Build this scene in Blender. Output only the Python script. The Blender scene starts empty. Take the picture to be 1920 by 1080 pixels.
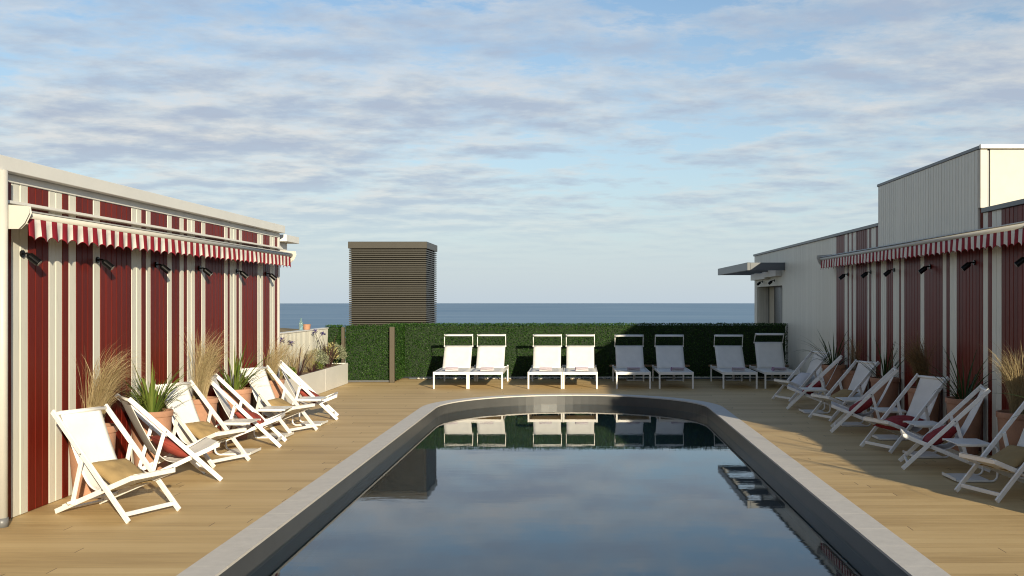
import bpy, bmesh, math, random
from mathutils import Vector, Matrix, noise as mnoise

R = math.radians
rng = random.Random(11)
scene = bpy.context.scene
col = scene.collection
EYE = 1.85

# ------------------------------------------------------------------ materials
def new_mat(name):
    m = bpy.data.materials.new(name)
    m.use_nodes = True
    nt = m.node_tree
    b = nt.nodes['Principled BSDF']
    return m, nt, b

def N(nt, typ, **kw):
    n = nt.nodes.new(typ)
    for k, v in kw.items():
        setattr(n, k, v)
    return n

def ramp(nt, stops):
    n = nt.nodes.new('ShaderNodeValToRGB')
    e = n.color_ramp.elements
    while len(e) < len(stops):
        e.new(0.5)
    for i, (p, c) in enumerate(stops):
        e[i].position = p
        e[i].color = (c[0], c[1], c[2], 1) if hasattr(c, '__len__') else (c, c, c, 1)
    return n

def paint(name, color, rough=0.5, var=0.12, scale=3.0, stretch=(1, 1, 1), bump=0.0, bscale=60.0, spec=0.5, sheen=0.0):
    """one surface colour with wear: low-frequency tone variation and fine bump"""
    m, nt, b = new_mat(name)
    L = nt.links
    tc = N(nt, 'ShaderNodeTexCoord')
    mp = N(nt, 'ShaderNodeMapping')
    mp.inputs['Scale'].default_value = stretch
    L.new(tc.outputs['Object'], mp.inputs['Vector'])
    nz = N(nt, 'ShaderNodeTexNoise')
    nz.inputs['Scale'].default_value = scale
    nz.inputs['Detail'].default_value = 6
    nz.inputs['Roughness'].default_value = 0.65
    L.new(mp.outputs['Vector'], nz.inputs['Vector'])
    lo = tuple(c * (1 - var) for c in color)
    hi = tuple(min(1, c * (1 + var)) for c in color)
    rp = ramp(nt, [(0.3, lo), (0.7, hi)])
    L.new(nz.outputs['Fac'], rp.inputs['Fac'])
    L.new(rp.outputs['Color'], b.inputs['Base Color'])
    b.inputs['Roughness'].default_value = rough
    b.inputs['Specular IOR Level'].default_value = spec
    if sheen:
        b.inputs['Sheen Weight'].default_value = sheen
    if bump:
        n2 = N(nt, 'ShaderNodeTexNoise')
        n2.inputs['Scale'].default_value = bscale
        n2.inputs['Detail'].default_value = 4
        L.new(mp.outputs['Vector'], n2.inputs['Vector'])
        bp = N(nt, 'ShaderNodeBump')
        bp.inputs['Strength'].default_value = bump
        bp.inputs['Distance'].default_value = 0.01
        L.new(n2.outputs['Fac'], bp.inputs['Height'])
        L.new(bp.outputs['Normal'], b.inputs['Normal'])
    return m

def plank_paint(name, color, rough, var=0.12):
    """painted cladding boards: tone differs a little from board to board (per-face random through island), streaks along the grain"""
    m, nt, b = new_mat(name)
    L = nt.links
    geo = N(nt, 'ShaderNodeNewGeometry')
    tc = N(nt, 'ShaderNodeTexCoord')
    mp = N(nt, 'ShaderNodeMapping')
    mp.inputs['Scale'].default_value = (14, 14, 0.55)
    L.new(tc.outputs['Object'], mp.inputs['Vector'])
    nz = N(nt, 'ShaderNodeTexNoise')
    nz.inputs['Scale'].default_value = 2.2
    nz.inputs['Detail'].default_value = 7
    nz.inputs['Roughness'].default_value = 0.7
    L.new(mp.outputs['Vector'], nz.inputs['Vector'])
    add = N(nt, 'ShaderNodeMath', operation='MULTIPLY_ADD')
    L.new(geo.outputs['Random Per Island'], add.inputs[0])
    add.inputs[1].default_value = 0.45
    L.new(nz.outputs['Fac'], add.inputs[2])
    lo = tuple(c * (1 - var) for c in color)
    hi = tuple(min(1, c * (1 + var)) for c in color)
    rp = ramp(nt, [(0.35, lo), (1.0, hi)])
    L.new(add.outputs[0], rp.inputs['Fac'])
    # dirt: splash-back grime near the deck and thin weathering runs
    mp2 = N(nt, 'ShaderNodeMapping')
    mp2.inputs['Scale'].default_value = (9, 9, 1.2)
    L.new(tc.outputs['Object'], mp2.inputs['Vector'])
    nd = N(nt, 'ShaderNodeTexNoise')
    nd.inputs['Scale'].default_value = 3.0
    nd.inputs['Detail'].default_value = 8
    L.new(mp2.outputs['Vector'], nd.inputs['Vector'])
    rd = ramp(nt, [(0.56, 0.0), (0.78, 0.35)])
    L.new(nd.outputs['Fac'], rd.inputs['Fac'])
    mx = N(nt, 'ShaderNodeMix', data_type='RGBA')
    L.new(rd.outputs['Color'], mx.inputs[0])
    L.new(rp.outputs['Color'], mx.inputs[6])
    mx.inputs[7].default_value = (color[0] * 0.62, color[1] * 0.6, color[2] * 0.55, 1)
    L.new(mx.outputs[2], b.inputs['Base Color'])
    b.inputs['Roughness'].default_value = rough
    bp = N(nt, 'ShaderNodeBump')
    bp.inputs['Strength'].default_value = 0.12
    bp.inputs['Distance'].default_value = 0.01
    L.new(nz.outputs['Fac'], bp.inputs['Height'])
    L.new(bp.outputs['Normal'], b.inputs['Normal'])
    return m

def leaf_mat(name, cols, rough=0.5, trans=0.25):
    """foliage: every leaf (mesh island) takes its own tone from a ramp"""
    m, nt, b = new_mat(name)
    L = nt.links
    geo = N(nt, 'ShaderNodeNewGeometry')
    k = len(cols) - 1
    rp = ramp(nt, [(i / k, c) for i, c in enumerate(cols)])
    L.new(geo.outputs['Random Per Island'], rp.inputs['Fac'])
    L.new(rp.outputs['Color'], b.inputs['Base Color'])
    b.inputs['Roughness'].default_value = rough
    b.inputs['Specular IOR Level'].default_value = 0.18
    if trans:
        out = nt.nodes['Material Output']
        tr = N(nt, 'ShaderNodeBsdfTranslucent')
        L.new(rp.outputs['Color'], tr.inputs['Color'])
        ms = N(nt, 'ShaderNodeMixShader')
        ms.inputs[0].default_value = trans
        L.new(b.outputs['BSDF'], ms.inputs[1])
        L.new(tr.outputs['BSDF'], ms.inputs[2])
        L.new(ms.outputs['Shader'], out.inputs['Surface'])
    return m

def deck_material():
    m, nt, b = new_mat('deck_boards')
    L = nt.links
    tc = N(nt, 'ShaderNodeTexCoord')
    sp = N(nt, 'ShaderNodeSeparateXYZ')
    L.new(tc.outputs['Object'], sp.inputs[0])
    def M(op, a, bb=None):
        n = N(nt, 'ShaderNodeMath', operation=op)
        for i, v in enumerate((a, bb)):
            if v is None: continue
            if isinstance(v, (int, float)): n.inputs[i].default_value = v
            else: L.new(v, n.inputs[i])
        return n.outputs[0]
    yy = M('DIVIDE', sp.outputs['Y'], 0.146)
    row = M('FLOOR', yy)
    fy = M('FRACT', yy)
    wn = N(nt, 'ShaderNodeTexWhiteNoise', noise_dimensions='1D')
    L.new(row, wn.inputs['W'])
    xx = M('ADD', M('DIVIDE', sp.outputs['X'], 3.4), M('MULTIPLY', wn.outputs['Value'], 9.0))
    seg = M('FLOOR', xx)
    fx = M('FRACT', xx)
    cmb = N(nt, 'ShaderNodeCombineXYZ')
    L.new(row, cmb.inputs[0]); L.new(seg, cmb.inputs[1])
    wt = N(nt, 'ShaderNodeTexWhiteNoise', noise_dimensions='2D')
    L.new(cmb.outputs[0], wt.inputs['Vector'])
    # grain, shifted per board
    off = N(nt, 'ShaderNodeVectorMath', operation='MULTIPLY_ADD')
    L.new(wt.outputs['Color'], off.inputs[0])
    off.inputs[1].default_value = (40, 0, 40)
    L.new(tc.outputs['Object'], off.inputs[2])
    mp = N(nt, 'ShaderNodeMapping')
    mp.inputs['Scale'].default_value = (0.8, 26, 1)
    L.new(off.outputs[0], mp.inputs['Vector'])
    g = N(nt, 'ShaderNodeTexNoise')
    g.inputs['Scale'].default_value = 2.0
    g.inputs['Detail'].default_value = 7
    g.inputs['Roughness'].default_value = 0.62
    g.inputs['Distortion'].default_value = 0.4
    L.new(mp.outputs['Vector'], g.inputs['Vector'])
    mp2 = N(nt, 'ShaderNodeMapping')
    mp2.inputs['Scale'].default_value = (0.5, 1.3, 1)
    L.new(tc.outputs['Object'], mp2.inputs['Vector'])
    big = N(nt, 'ShaderNodeTexNoise')
    big.inputs['Scale'].default_value = 1.1
    big.inputs['Detail'].default_value = 5
    L.new(mp2.outputs['Vector'], big.inputs['Vector'])
    t = M('ADD', M('MULTIPLY', wt.outputs['Value'], 0.20), M('MULTIPLY', g.outputs['Fac'], 0.62))
    t = M('ADD', t, M('MULTIPLY', big.outputs['Fac'], 0.42))
    rp = ramp(nt, [(0.40, (0.37, 0.245, 0.102)), (0.62, (0.525, 0.368, 0.172)), (0.90, (0.61, 0.45, 0.225))])
    L.new(t, rp.inputs['Fac'])
    # gaps: hairline between boards, darker butt joints
    e1 = M('LESS_THAN', fy, 0.035)
    jn = M('LESS_THAN', fx, 0.0022)
    gap = M('MAXIMUM', M('MULTIPLY', e1, 0.22), M('MULTIPLY', jn, 0.75))
    mx = N(nt, 'ShaderNodeMix', data_type='RGBA')
    L.new(gap, mx.inputs[0])
    L.new(rp.outputs['Color'], mx.inputs[6])
    mx.inputs[7].default_value = (0.05, 0.032, 0.018, 1)
    L.new(mx.outputs[2], b.inputs['Base Color'])
    rr = ramp(nt, [(0.3, 0.5), (0.7, 0.68)])
    L.new(g.outputs['Fac'], rr.inputs['Fac'])
    L.new(rr.outputs['Color'], b.inputs['Roughness'])
    b.inputs['Specular IOR Level'].default_value = 0.35
    hgt = M('SUBTRACT', M('MULTIPLY', g.outputs['Fac'], 0.25), M('MULTIPLY', M('MAXIMUM', e1, jn), 1.0))
    bp = N(nt, 'ShaderNodeBump')
    bp.inputs['Strength'].default_value = 0.35
    bp.inputs['Distance'].default_value = 0.004
    L.new(hgt, bp.inputs['Height'])
    L.new(bp.outputs['Normal'], b.inputs['Normal'])
    return m

def water_material():
    m, nt, b = new_mat('pool_water')
    L = nt.links
    b.inputs['Base Color'].default_value = (0.55, 0.78, 0.82, 1)
    b.inputs['Roughness'].default_value = 0.0
    b.inputs['IOR'].default_value = 1.38
    b.inputs['Transmission Weight'].default_value = 1.0
    tc = N(nt, 'ShaderNodeTexCoord')
    mp = N(nt, 'ShaderNodeMapping')
    mp.inputs['Scale'].default_value = (0.6, 2.2, 1)
    L.new(tc.outputs['Object'], mp.inputs['Vector'])
    a = N(nt, 'ShaderNodeTexNoise'); a.inputs['Scale'].default_value = 2.2; a.inputs['Detail'].default_value = 3
    c = N(nt, 'ShaderNodeTexNoise'); c.inputs['Scale'].default_value = 14; c.inputs['Detail'].default_value = 2
    L.new(mp.outputs['Vector'], a.inputs['Vector']); L.new(mp.outputs['Vector'], c.inputs['Vector'])
    ad = N(nt, 'ShaderNodeMath', operation='MULTIPLY_ADD')
    L.new(c.outputs['Fac'], ad.inputs[0]); ad.inputs[1].default_value = 0.16; L.new(a.outputs['Fac'], ad.inputs[2])
    bp = N(nt, 'ShaderNodeBump')
    bp.inputs['Strength'].default_value = 0.008
    bp.inputs['Distance'].default_value = 0.05
    L.new(ad.outputs[0], bp.inputs['Height'])
    L.new(bp.outputs['Normal'], b.inputs['Normal'])
    return m

def sea_material():
    m, nt, b = new_mat('sea_water')
    L = nt.links
    tc = N(nt, 'ShaderNodeTexCoord')
    mp = N(nt, 'ShaderNodeMapping')
    mp.inputs['Scale'].default_value = (0.0012, 0.0032, 1)
    L.new(tc.outputs['Object'], mp.inputs['Vector'])
    nz = N(nt, 'ShaderNodeTexNoise'); nz.inputs['Scale'].default_value = 1.0; nz.inputs['Detail'].default_value = 9
    nz.inputs['Roughness'].default_value = 0.6
    L.new(mp.outputs['Vector'], nz.inputs['Vector'])
    rp = ramp(nt, [(0.36, (0.125, 0.215, 0.315)), (0.66, (0.20, 0.295, 0.385))])
    L.new(nz.outputs['Fac'], rp.inputs['Fac'])
    L.new(rp.outputs['Color'], b.inputs['Base Color'])
    b.inputs['Roughness'].default_value = 0.5
    b.inputs['Specular IOR Level'].default_value = 0.25
    mp2 = N(nt, 'ShaderNodeMapping')
    mp2.inputs['Scale'].default_value = (0.02, 0.06, 1)
    L.new(tc.outputs['Object'], mp2.inputs['Vector'])
    n2 = N(nt, 'ShaderNodeTexNoise'); n2.inputs['Scale'].default_value = 1.0; n2.inputs['Detail'].default_value = 6
    L.new(mp2.outputs['Vector'], n2.inputs['Vector'])
    bp = N(nt, 'ShaderNodeBump'); bp.inputs['Strength'].default_value = 0.35; bp.inputs['Distance'].default_value = 2.0
    L.new(n2.outputs['Fac'], bp.inputs['Height'])
    L.new(bp.outputs['Normal'], b.inputs['Normal'])
    return m

def fabric_mat(name, color, rough=0.85, weave=900.0, trans=0.0, var=0.05, wr=0.0):
    m, nt, b = new_mat(name)
    L = nt.links
    tc = N(nt, 'ShaderNodeTexCoord')
    nz = N(nt, 'ShaderNodeTexNoise'); nz.inputs['Scale'].default_value = 7; nz.inputs['Detail'].default_value = 5
    L.new(tc.outputs['Object'], nz.inputs['Vector'])
    rp = ramp(nt, [(0.3, tuple(c * (1 - var) for c in color)), (0.7, tuple(min(1, c * (1 + var)) for c in color))])
    L.new(nz.outputs['Fac'], rp.inputs['Fac'])
    L.new(rp.outputs['Color'], b.inputs['Base Color'])
    b.inputs['Roughness'].default_value = rough
    b.inputs['Specular IOR Level'].default_value = 0.2
    bp = N(nt, 'ShaderNodeBump'); bp.inputs['Strength'].default_value = 0.25; bp.inputs['Distance'].default_value = 0.006
    n2 = N(nt, 'ShaderNodeTexNoise'); n2.inputs['Scale'].default_value = 16; n2.inputs['Detail'].default_value = 3
    L.new(tc.outputs['Object'], n2.inputs['Vector'])
    L.new(n2.outputs['Fac'], bp.inputs['Height'])
    L.new(bp.outputs['Normal'], b.inputs['Normal'])
    if trans:
        out = nt.nodes['Material Output']
        tr = N(nt, 'ShaderNodeBsdfTranslucent')
        L.new(rp.outputs['Color'], tr.inputs['Color'])
        ms = N(nt, 'ShaderNodeMixShader'); ms.inputs[0].default_value = trans
        L.new(b.outputs['BSDF'], ms.inputs[1]); L.new(tr.outputs['BSDF'], ms.inputs[2])
        L.new(ms.outputs['Shader'], out.inputs['Surface'])
    return m

M = {}
M['deck'] = deck_material()
M['red'] = plank_paint('dark_red_paint', (0.108, 0.0105, 0.0055), 0.38, 0.22)
M['red'].node_tree.nodes['Principled BSDF'].inputs['Specular IOR Level'].default_value = 0.12
M['white_plank'] = plank_paint('cream_board_paint', (0.60, 0.58, 0.50), 0.45, 0.06)
M['backing'] = paint('shadow_gap_backing', (0.09, 0.02, 0.017), 0.8)
M['backing_w'] = paint('pale_gap_backing', (0.30, 0.28, 0.25), 0.8)
M['trim'] = paint('white_trim_paint', (0.68, 0.655, 0.60), 0.45, 0.05, 4, bump=0.05)
M['fascia'] = paint('white_metal_fascia', (0.66, 0.645, 0.60), 0.4, 0.05, 1.2)
M['render'] = paint('cream_render', (0.53, 0.495, 0.425), 0.8, 0.05, 5, bump=0.15, bscale=120)
M['cap'] = paint('dark_grey_coping_metal', (0.085, 0.095, 0.105), 0.4, 0.12, 2)
M['roof'] = paint('grey_roof_membrane', (0.22, 0.22, 0.215), 0.85, 0.15, 2, bump=0.2)
M['awn_red'] = fabric_mat('red_awning_canvas', (0.25, 0.015, 0.026), 0.8, trans=0.12)
M['awn_white'] = fabric_mat('cream_awning_canvas', (0.72, 0.685, 0.62), 0.8, trans=0.12)
M['alu'] = paint('white_powder_coat', (0.72, 0.70, 0.655), 0.38, 0.03, 6)
M['awn_metal'] = paint('cream_awning_metal', (0.46, 0.445, 0.40), 0.5, 0.04, 4)
M['wood_white'] = paint('white_painted_wood', (0.74, 0.715, 0.67), 0.5, 0.06, 18, (1, 1, 1), 0.12, 90)
M['sling'] = fabric_mat('white_sling_canvas', (0.76, 0.735, 0.69), 0.85, trans=0.10)
M['mesh_white'] = fabric_mat('white_mesh_textile', (0.66, 0.64, 0.595), 0.8, trans=0.06)
M['tan'] = fabric_mat('tan_cushion_linen', (0.305, 0.210, 0.096), 0.9, var=0.1)
M['rust'] = fabric_mat('brick_red_cushion', (0.235, 0.044, 0.030), 0.8, var=0.12)
M['crimson'] = fabric_mat('dark_red_cushion', (0.24, 0.028, 0.030), 0.85, var=0.12)
M['greyc'] = fabric_mat('pale_grey_cushion', (0.58, 0.56, 0.56), 0.85)
M['black'] = paint('black_lamp_metal', (0.0035, 0.0035, 0.004), 0.26, 0.2, 8, spec=0.16)
M['lens'] = paint('lamp_glass', (0.25, 0.24, 0.22), 0.12, 0.05)
M['bolt'] = paint('dull_bolt_steel', (0.13, 0.13, 0.13), 0.4)
M['terra'] = paint('terracotta', (0.355, 0.185, 0.112), 0.88, 0.20, 4, (1, 1, 1.0), 0.15, 80)
M['soil'] = paint('potting_soil', (0.10, 0.062, 0.036), 0.95, 0.45, 40, bump=0.8, bscale=90)
M['bronze'] = paint('bronze_brown_metal', (0.072, 0.058, 0.038), 0.42, 0.08, 2)
M['louvre_cap'] = paint('brown_cap_metal', (0.046, 0.040, 0.029), 0.45, 0.08, 2)
M['louvre'] = paint('dark_brown_louvre_metal', (0.038, 0.033, 0.022), 0.45, 0.08, 2)
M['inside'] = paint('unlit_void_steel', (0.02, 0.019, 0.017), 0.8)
M['coping'] = paint('pale_stone_tile', (0.54, 0.505, 0.455), 0.6, 0.07, 9, bump=0.12, bscale=70)
M['liner'] = paint('grey_pool_liner', (0.068, 0.068, 0.066), 0.38, 0.10, 2.5)
M['liner_deep'] = paint('deep_pool_liner', (0.014, 0.034, 0.055), 0.5, 0.10, 1.5)
M['water'] = water_material()
M['sea'] = sea_material()
M['wood'] = paint('weathered_teak', (0.24, 0.145, 0.075), 0.6, 0.25, 8, (1, 8, 8), 0.2, 40)
M['glass'] = paint('dark_door_glass', (0.006, 0.007, 0.008), 0.25, 0.1, spec=0.2)
M['curtain'] = fabric_mat('beige_curtain', (0.42, 0.38, 0.30), 0.9)
M['bottle'], _nt, _b = new_mat('teal_bottle_glass')
_b.inputs['Base Color'].default_value = (0.33, 0.50, 0.52, 1); _b.inputs['Roughness'].default_value = 0.08
_b.inputs['Transmission Weight'].default_value = 0.7; _b.inputs['IOR'].default_value = 1.3
M['land'] = paint('dry_headland', (0.17, 0.13, 0.06), 0.95, 0.45, 0.06, bump=0.5, bscale=0.3)
M['ground'] = paint('rough_ground', (0.16, 0.14, 0.10), 0.95, 0.3, 0.3)
M['concrete'] = paint('building_concrete', (0.35, 0.34, 0.32), 0.9, 0.1, 0.5)
M['pebble'] = paint('white_pebble', (0.55, 0.52, 0.46), 0.8, 0.2, 5)
M['towel'] = fabric_mat('white_towel', (0.72, 0.70, 0.70), 0.95)
M['towel_line'] = fabric_mat('wine_red_stripe', (0.26, 0.12, 0.22), 0.95)
M['hedge'] = leaf_mat('boxwood_leaf', [(0.009, 0.030, 0.005), (0.017, 0.052, 0.008), (0.032, 0.082, 0.013), (0.062, 0.122, 0.026)], 0.42, 0.18)
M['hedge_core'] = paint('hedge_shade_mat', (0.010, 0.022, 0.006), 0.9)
M['straw'] = leaf_mat('straw_grass', [(0.27, 0.195, 0.095), (0.41, 0.31, 0.165), (0.52, 0.42, 0.25), (0.30, 0.25, 0.11)], 0.7, 0.3)
M['straw_dry'] = leaf_mat('brown_dry_grass', [(0.15, 0.085, 0.04), (0.23, 0.145, 0.065), (0.29, 0.20, 0.095)], 0.7, 0.3)
M['blade'] = leaf_mat('green_strap_leaf', [(0.06, 0.10, 0.016), (0.105, 0.15, 0.026), (0.17, 0.21, 0.045), (0.045, 0.075, 0.016)], 0.38, 0.25)
M['blade_dark'] = leaf_mat('dark_strap_leaf', [(0.022, 0.042, 0.014), (0.038, 0.065, 0.02), (0.055, 0.085, 0.028)], 0.4, 0.2)
M['purple_leaf'] = leaf_mat('dark_purple_leaf', [(0.035, 0.015, 0.018), (0.06, 0.025, 0.028), (0.045, 0.03, 0.02)], 0.4, 0.2)
M['silver'] = leaf_mat('silver_green_leaf', [(0.16, 0.18, 0.10), (0.24, 0.26, 0.16), (0.32, 0.33, 0.22)], 0.7, 0.25)
M['yellow'] = leaf_mat('yellow_bract', [(0.36, 0.32, 0.12), (0.46, 0.42, 0.20), (0.28, 0.24, 0.09)], 0.7, 0.25)
M['flower'] = leaf_mat('violet_flower', [(0.05, 0.035, 0.20), (0.09, 0.06, 0.30), (0.04, 0.03, 0.12)], 0.6, 0.25)
M['stem'] = leaf_mat('green_stem', [(0.10, 0.13, 0.05), (0.16, 0.16, 0.07)], 0.6, 0.1)

# ------------------------------------------------------------------ mesh builder
class MB:
    def __init__(self):
        self.v = []; self.f = []; self.m = []; self.mats = []
    def mi(self, mat):
        if mat is None: return 0
        if mat not in self.mats: self.mats.append(mat)
        return self.mats.index(mat)
    def face(self, idx, mat=None):
        self.f.append(tuple(idx)); self.m.append(self.mi(mat))
    def quad(self, a, b, c, d, mat=None):
        i = len(self.v); self.v += [tuple(a), tuple(b), tuple(c), tuple(d)]; self.face((i, i + 1, i + 2, i + 3), mat)
    def box(self, x0, x1, y0, y1, z0, z1, mat=None):
        i = len(self.v)
        self.v += [(x0, y0, z0), (x1, y0, z0), (x1, y1, z0), (x0, y1, z0), (x0, y0, z1), (x1, y0, z1), (x1, y1, z1), (x0, y1, z1)]
        for q in ((0, 3, 2, 1), (4, 5, 6, 7), (0, 1, 5, 4), (1, 2, 6, 5), (2, 3, 7, 6), (3, 0, 4, 7)):
            self.face([i + k for k in q], mat)
    def bar(self, p, q, w, t, side=(1, 0, 0), mat=None):
        """rectangular bar p->q; t = size along `side`, w = size across"""
        p = Vector(p); q = Vector(q); d = (q - p).normalized()
        s = Vector(side); s = (s - d * s.dot(d)).normalized()
        u = d.cross(s)
        i = len(self.v)
        for c in (p, q):
            for a, b in ((-1, -1), (1, -1), (1, 1), (-1, 1)):
                self.v.append(tuple(c + s * (a * t / 2) + u * (b * w / 2)))
        for k in ((3, 2, 1, 0), (4, 5, 6, 7), (0, 1, 5, 4), (1, 2, 6, 5), (2, 3, 7, 6), (3, 0, 4, 7)):
            self.face([i + n for n in k], mat)
    def tube(self, path, r, n=8, mat=None, cap=True):
        path = [Vector(p) for p in path]
        rings = []
        up = Vector((0.13, 0.31, 0.94))
        for k, p in enumerate(path):
            a = path[max(0, k - 1)]; b = path[min(len(path) - 1, k + 1)]
            d = (b - a).normalized()
            s = d.cross(up)
            if s.length < 1e-4: s = d.cross(Vector((1, 0, 0)))
            s.normalize(); u = s.cross(d)
            rr = r[k] if hasattr(r, '__len__') else r
            i = len(self.v); rings.append(i)
            for j in range(n):
                an = 2 * math.pi * j / n
                self.v.append(tuple(p + s * math.cos(an) * rr + u * math.sin(an) * rr))
        for a, b in zip(rings, rings[1:]):
            for j in range(n):
                self.face((a + j, a + (j + 1) % n, b + (j + 1) % n, b + j), mat)
        if cap:
            self.face([rings[0] + j for j in range(n)][::-1], mat)
            self.face([rings[-1] + j for j in range(n)], mat)
    def lathe(self, prof, c=(0, 0, 0), n=24, mat=None, cap=True):
        rings = []
        for r, z in prof:
            i = len(self.v); rings.append(i)
            for j in range(n):
                an = 2 * math.pi * j / n
                self.v.append((c[0] + r * math.cos(an), c[1] + r * math.sin(an), c[2] + z))
        for a, b in zip(rings, rings[1:]):
            for j in range(n):
                self.face((a + j, a + (j + 1) % n, b + (j + 1) % n, b + j), mat)
        if cap:
            self.face([rings[0] + j for j in range(n)][::-1], mat)
            self.face([rings[-1] + j for j in range(n)], mat)
    def ribbon(self, pts, widths, side, mat=None):
        i0 = len(self.v)
        s = Vector(side)
        for p, w in zip(pts, widths):
            p = Vector(p)
            self.v.append(tuple(p - s * w / 2)); self.v.append(tuple(p + s * w / 2))
        for k in range(len(pts) - 1):
            a = i0 + 2 * k
            self.face((a, a + 1, a + 3, a + 2), mat)
    def build(self, name, mat=None, parent=None, smooth=False, bevel=0.0, solid=0.0, seg=1):
        me = bpy.data.meshes.new(name)
        me.from_pydata(self.v, [], self.f)
        mats = self.mats if self.mats else [mat]
        for k in mats: me.materials.append(k)
        if len(mats) > 1: me.polygons.foreach_set('material_index', self.m)
        if smooth: me.polygons.foreach_set('use_smooth', [True] * len(self.f))
        me.update()
        o = bpy.data.objects.new(name, me)
        col.objects.link(o)
        if parent is not None: o.parent = parent
        if solid:
            md = o.modifiers.new('thickness', 'SOLIDIFY'); md.thickness = solid; md.offset = 0
        if bevel:
            md = o.modifiers.new('edge', 'BEVEL'); md.width = bevel; md.segments = seg; md.limit_method = 'ANGLE'; md.angle_limit = R(40)
            md.harden_normals = False
        return o

def tag(o, label=None, cat=None, group=None, kind=None):
    if label: o['label'] = label
    if cat: o['category'] = cat
    if group: o['group'] = group
    if kind: o['kind'] = kind
    return o

def empty(name, loc=(0, 0, 0), rz=0.0, label=None, cat=None, group=None):
    o = bpy.data.objects.new(name, None)
    o.empty_display_size = 0.1
    col.objects.link(o)
    o.location = loc; o.rotation_euler = (0, 0, rz)
    return tag(o, label, cat, group)

def copy_tree(o, parent=None):
    kids = [c for c in bpy.data.objects if c.parent is o]
    c = o.copy(); col.objects.link(c)
    if parent is not None: c.parent = parent
    for k in kids: copy_tree(k, c)
    return c

def struct(o): o['kind'] = 'structure'; return o

# ------------------------------------------------------------------ pool, deck, water
PCX, RO, CW = -0.093, 2.578, 0.245
RI = RO - CW
YF, YN = 17.70, 6.0
WL = -0.17

def outline(r, n=48):
    """stadium of half-width r: list of (x, y) anticlockwise"""
    pts = []
    for k in range(n + 1):
        a = math.pi * k / n
        pts.append((PCX + r * math.cos(a), YF + r * math.sin(a)))
    for k in range(n + 1):
        a = math.pi + math.pi * k / n
        pts.append((PCX + r * math.cos(a), YN + r * math.sin(a)))
    return pts

def filled_with_hole(name, outer, hole, z, mat):
    bm = bmesh.new()
    es = []
    for loop in (outer, hole):
        vs = [bm.verts.new((x, y, z)) for x, y in loop]
        for a, b in zip(vs, vs[1:] + vs[:1]): es.append(bm.edges.new((a, b)))
    bmesh.ops.triangle_fill(bm, use_beauty=True, use_dissolve=False, edges=es)
    bmesh.ops.recalc_face_normals(bm, faces=bm.faces)
    if sum(f.normal.z for f in bm.faces) < 0: bmesh.ops.reverse_faces(bm, faces=bm.faces)
    me = bpy.data.meshes.new(name); bm.to_mesh(me); bm.free()
    me.materials.append(mat)
    o = bpy.data.objects.new(name, me); col.objects.link(o)
    return o

deck = struct(filled_with_hole('deck', [(-9.5, -6), (9.5, -6), (9.5, 33), (-9.5, 33)], outline(RO + 0.004), 0.0, M['deck']))

pool = empty('swimming_pool', (PCX, YF, 0), 0, 'round ended swimming pool with a pale stone rim set in the timber deck', 'pool')
def local(mb_pts): return mb_pts
# coping: separate tiles with thin joints, straight runs and the far and near arcs
cp = MB()
def coping_tile(a0, a1):
    """a0, a1: ((x,y) inner, (x,y) outer) at both ends"""
    (i0, o0), (i1, o1) = a0, a1
    zt, zb = 0.010, -0.010
    i = len(cp.v)
    for (p, q) in ((i0, o0), (i1, o1)):
        cp.v += [(p[0] - PCX, p[1] - YF, zb), (q[0] - PCX, q[1] - YF, zb), (q[0] - PCX, q[1] - YF, zt), (p[0] - PCX, p[1] - YF, zt)]
    for q in ((0, 1, 2, 3), (7, 6, 5, 4), (3, 2, 6, 7), (0, 4, 5, 1), (0, 3, 7, 4), (1, 5, 6, 2)):
        cp.face([i + k for k in q])
RB = RI - 0.012
J = 0.0016
for sx in (-1, 1):
    y = YN
    while y < YF - 0.01:
        y2 = min(y + 0.585, YF)
        coping_tile(((PCX + sx * RB, y + J / 2), (PCX + sx * RO, y + J / 2)), ((PCX + sx * RB, y2 - J / 2), (PCX + sx * RO, y2 - J / 2)))
        y = y2
for (yc, s) in ((YF, 1), (YN, -1)):
    nt_ = 14
    for k in range(nt_):
        sub = 4
        for q in range(sub):
            a0 = math.pi * (k + q / sub) / nt_ + (0.0003 if q == 0 else 0)
            a1 = math.pi * (k + (q + 1) / sub) / nt_ - (0.0003 if q == sub - 1 else 0)
            P = lambda r, a: (PCX + r * math.cos(a), yc + s * r * math.sin(a))
            coping_tile((P(RB, a0), P(RO, a0)), (P(RB, a1), P(RO, a1)))
cp.build('coping', M['coping'], pool)
# basin
bs = MB()
ol = outline(RI)
def ring(z, r): return [(x - PCX, y - YF, z) for x, y in outline(r)]
def wall_strip(z0, r0, z1, r1, mat):
    a = ring(z0, r0); b = ring(z1, r1); n = len(a); i = len(bs.v)
    bs.v += a + b
    for k in range(n):
        j = (k + 1) % n
        bs.face((i + k, i + n + k, i + n + j, i + j), mat)
wall_strip(-0.009, RI, -0.30, RI, M['liner'])
wall_strip(-0.30, RI, -1.35, RI - 0.02, M['liner_deep'])
i = len(bs.v); rr_ = ring(-1.35, RI - 0.02); bs.v += rr_; bs.face(range(i, i + len(rr_)), M['liner_deep'])
bs.build('liner', None, pool)
wt_ = MB(); wt_.v += [(x, y, WL) for x, y in outline(RI - 0.001)]; wt_.face(range(len(wt_.v)))
water = struct(wt_.build('pool_water', M['water']))

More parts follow.
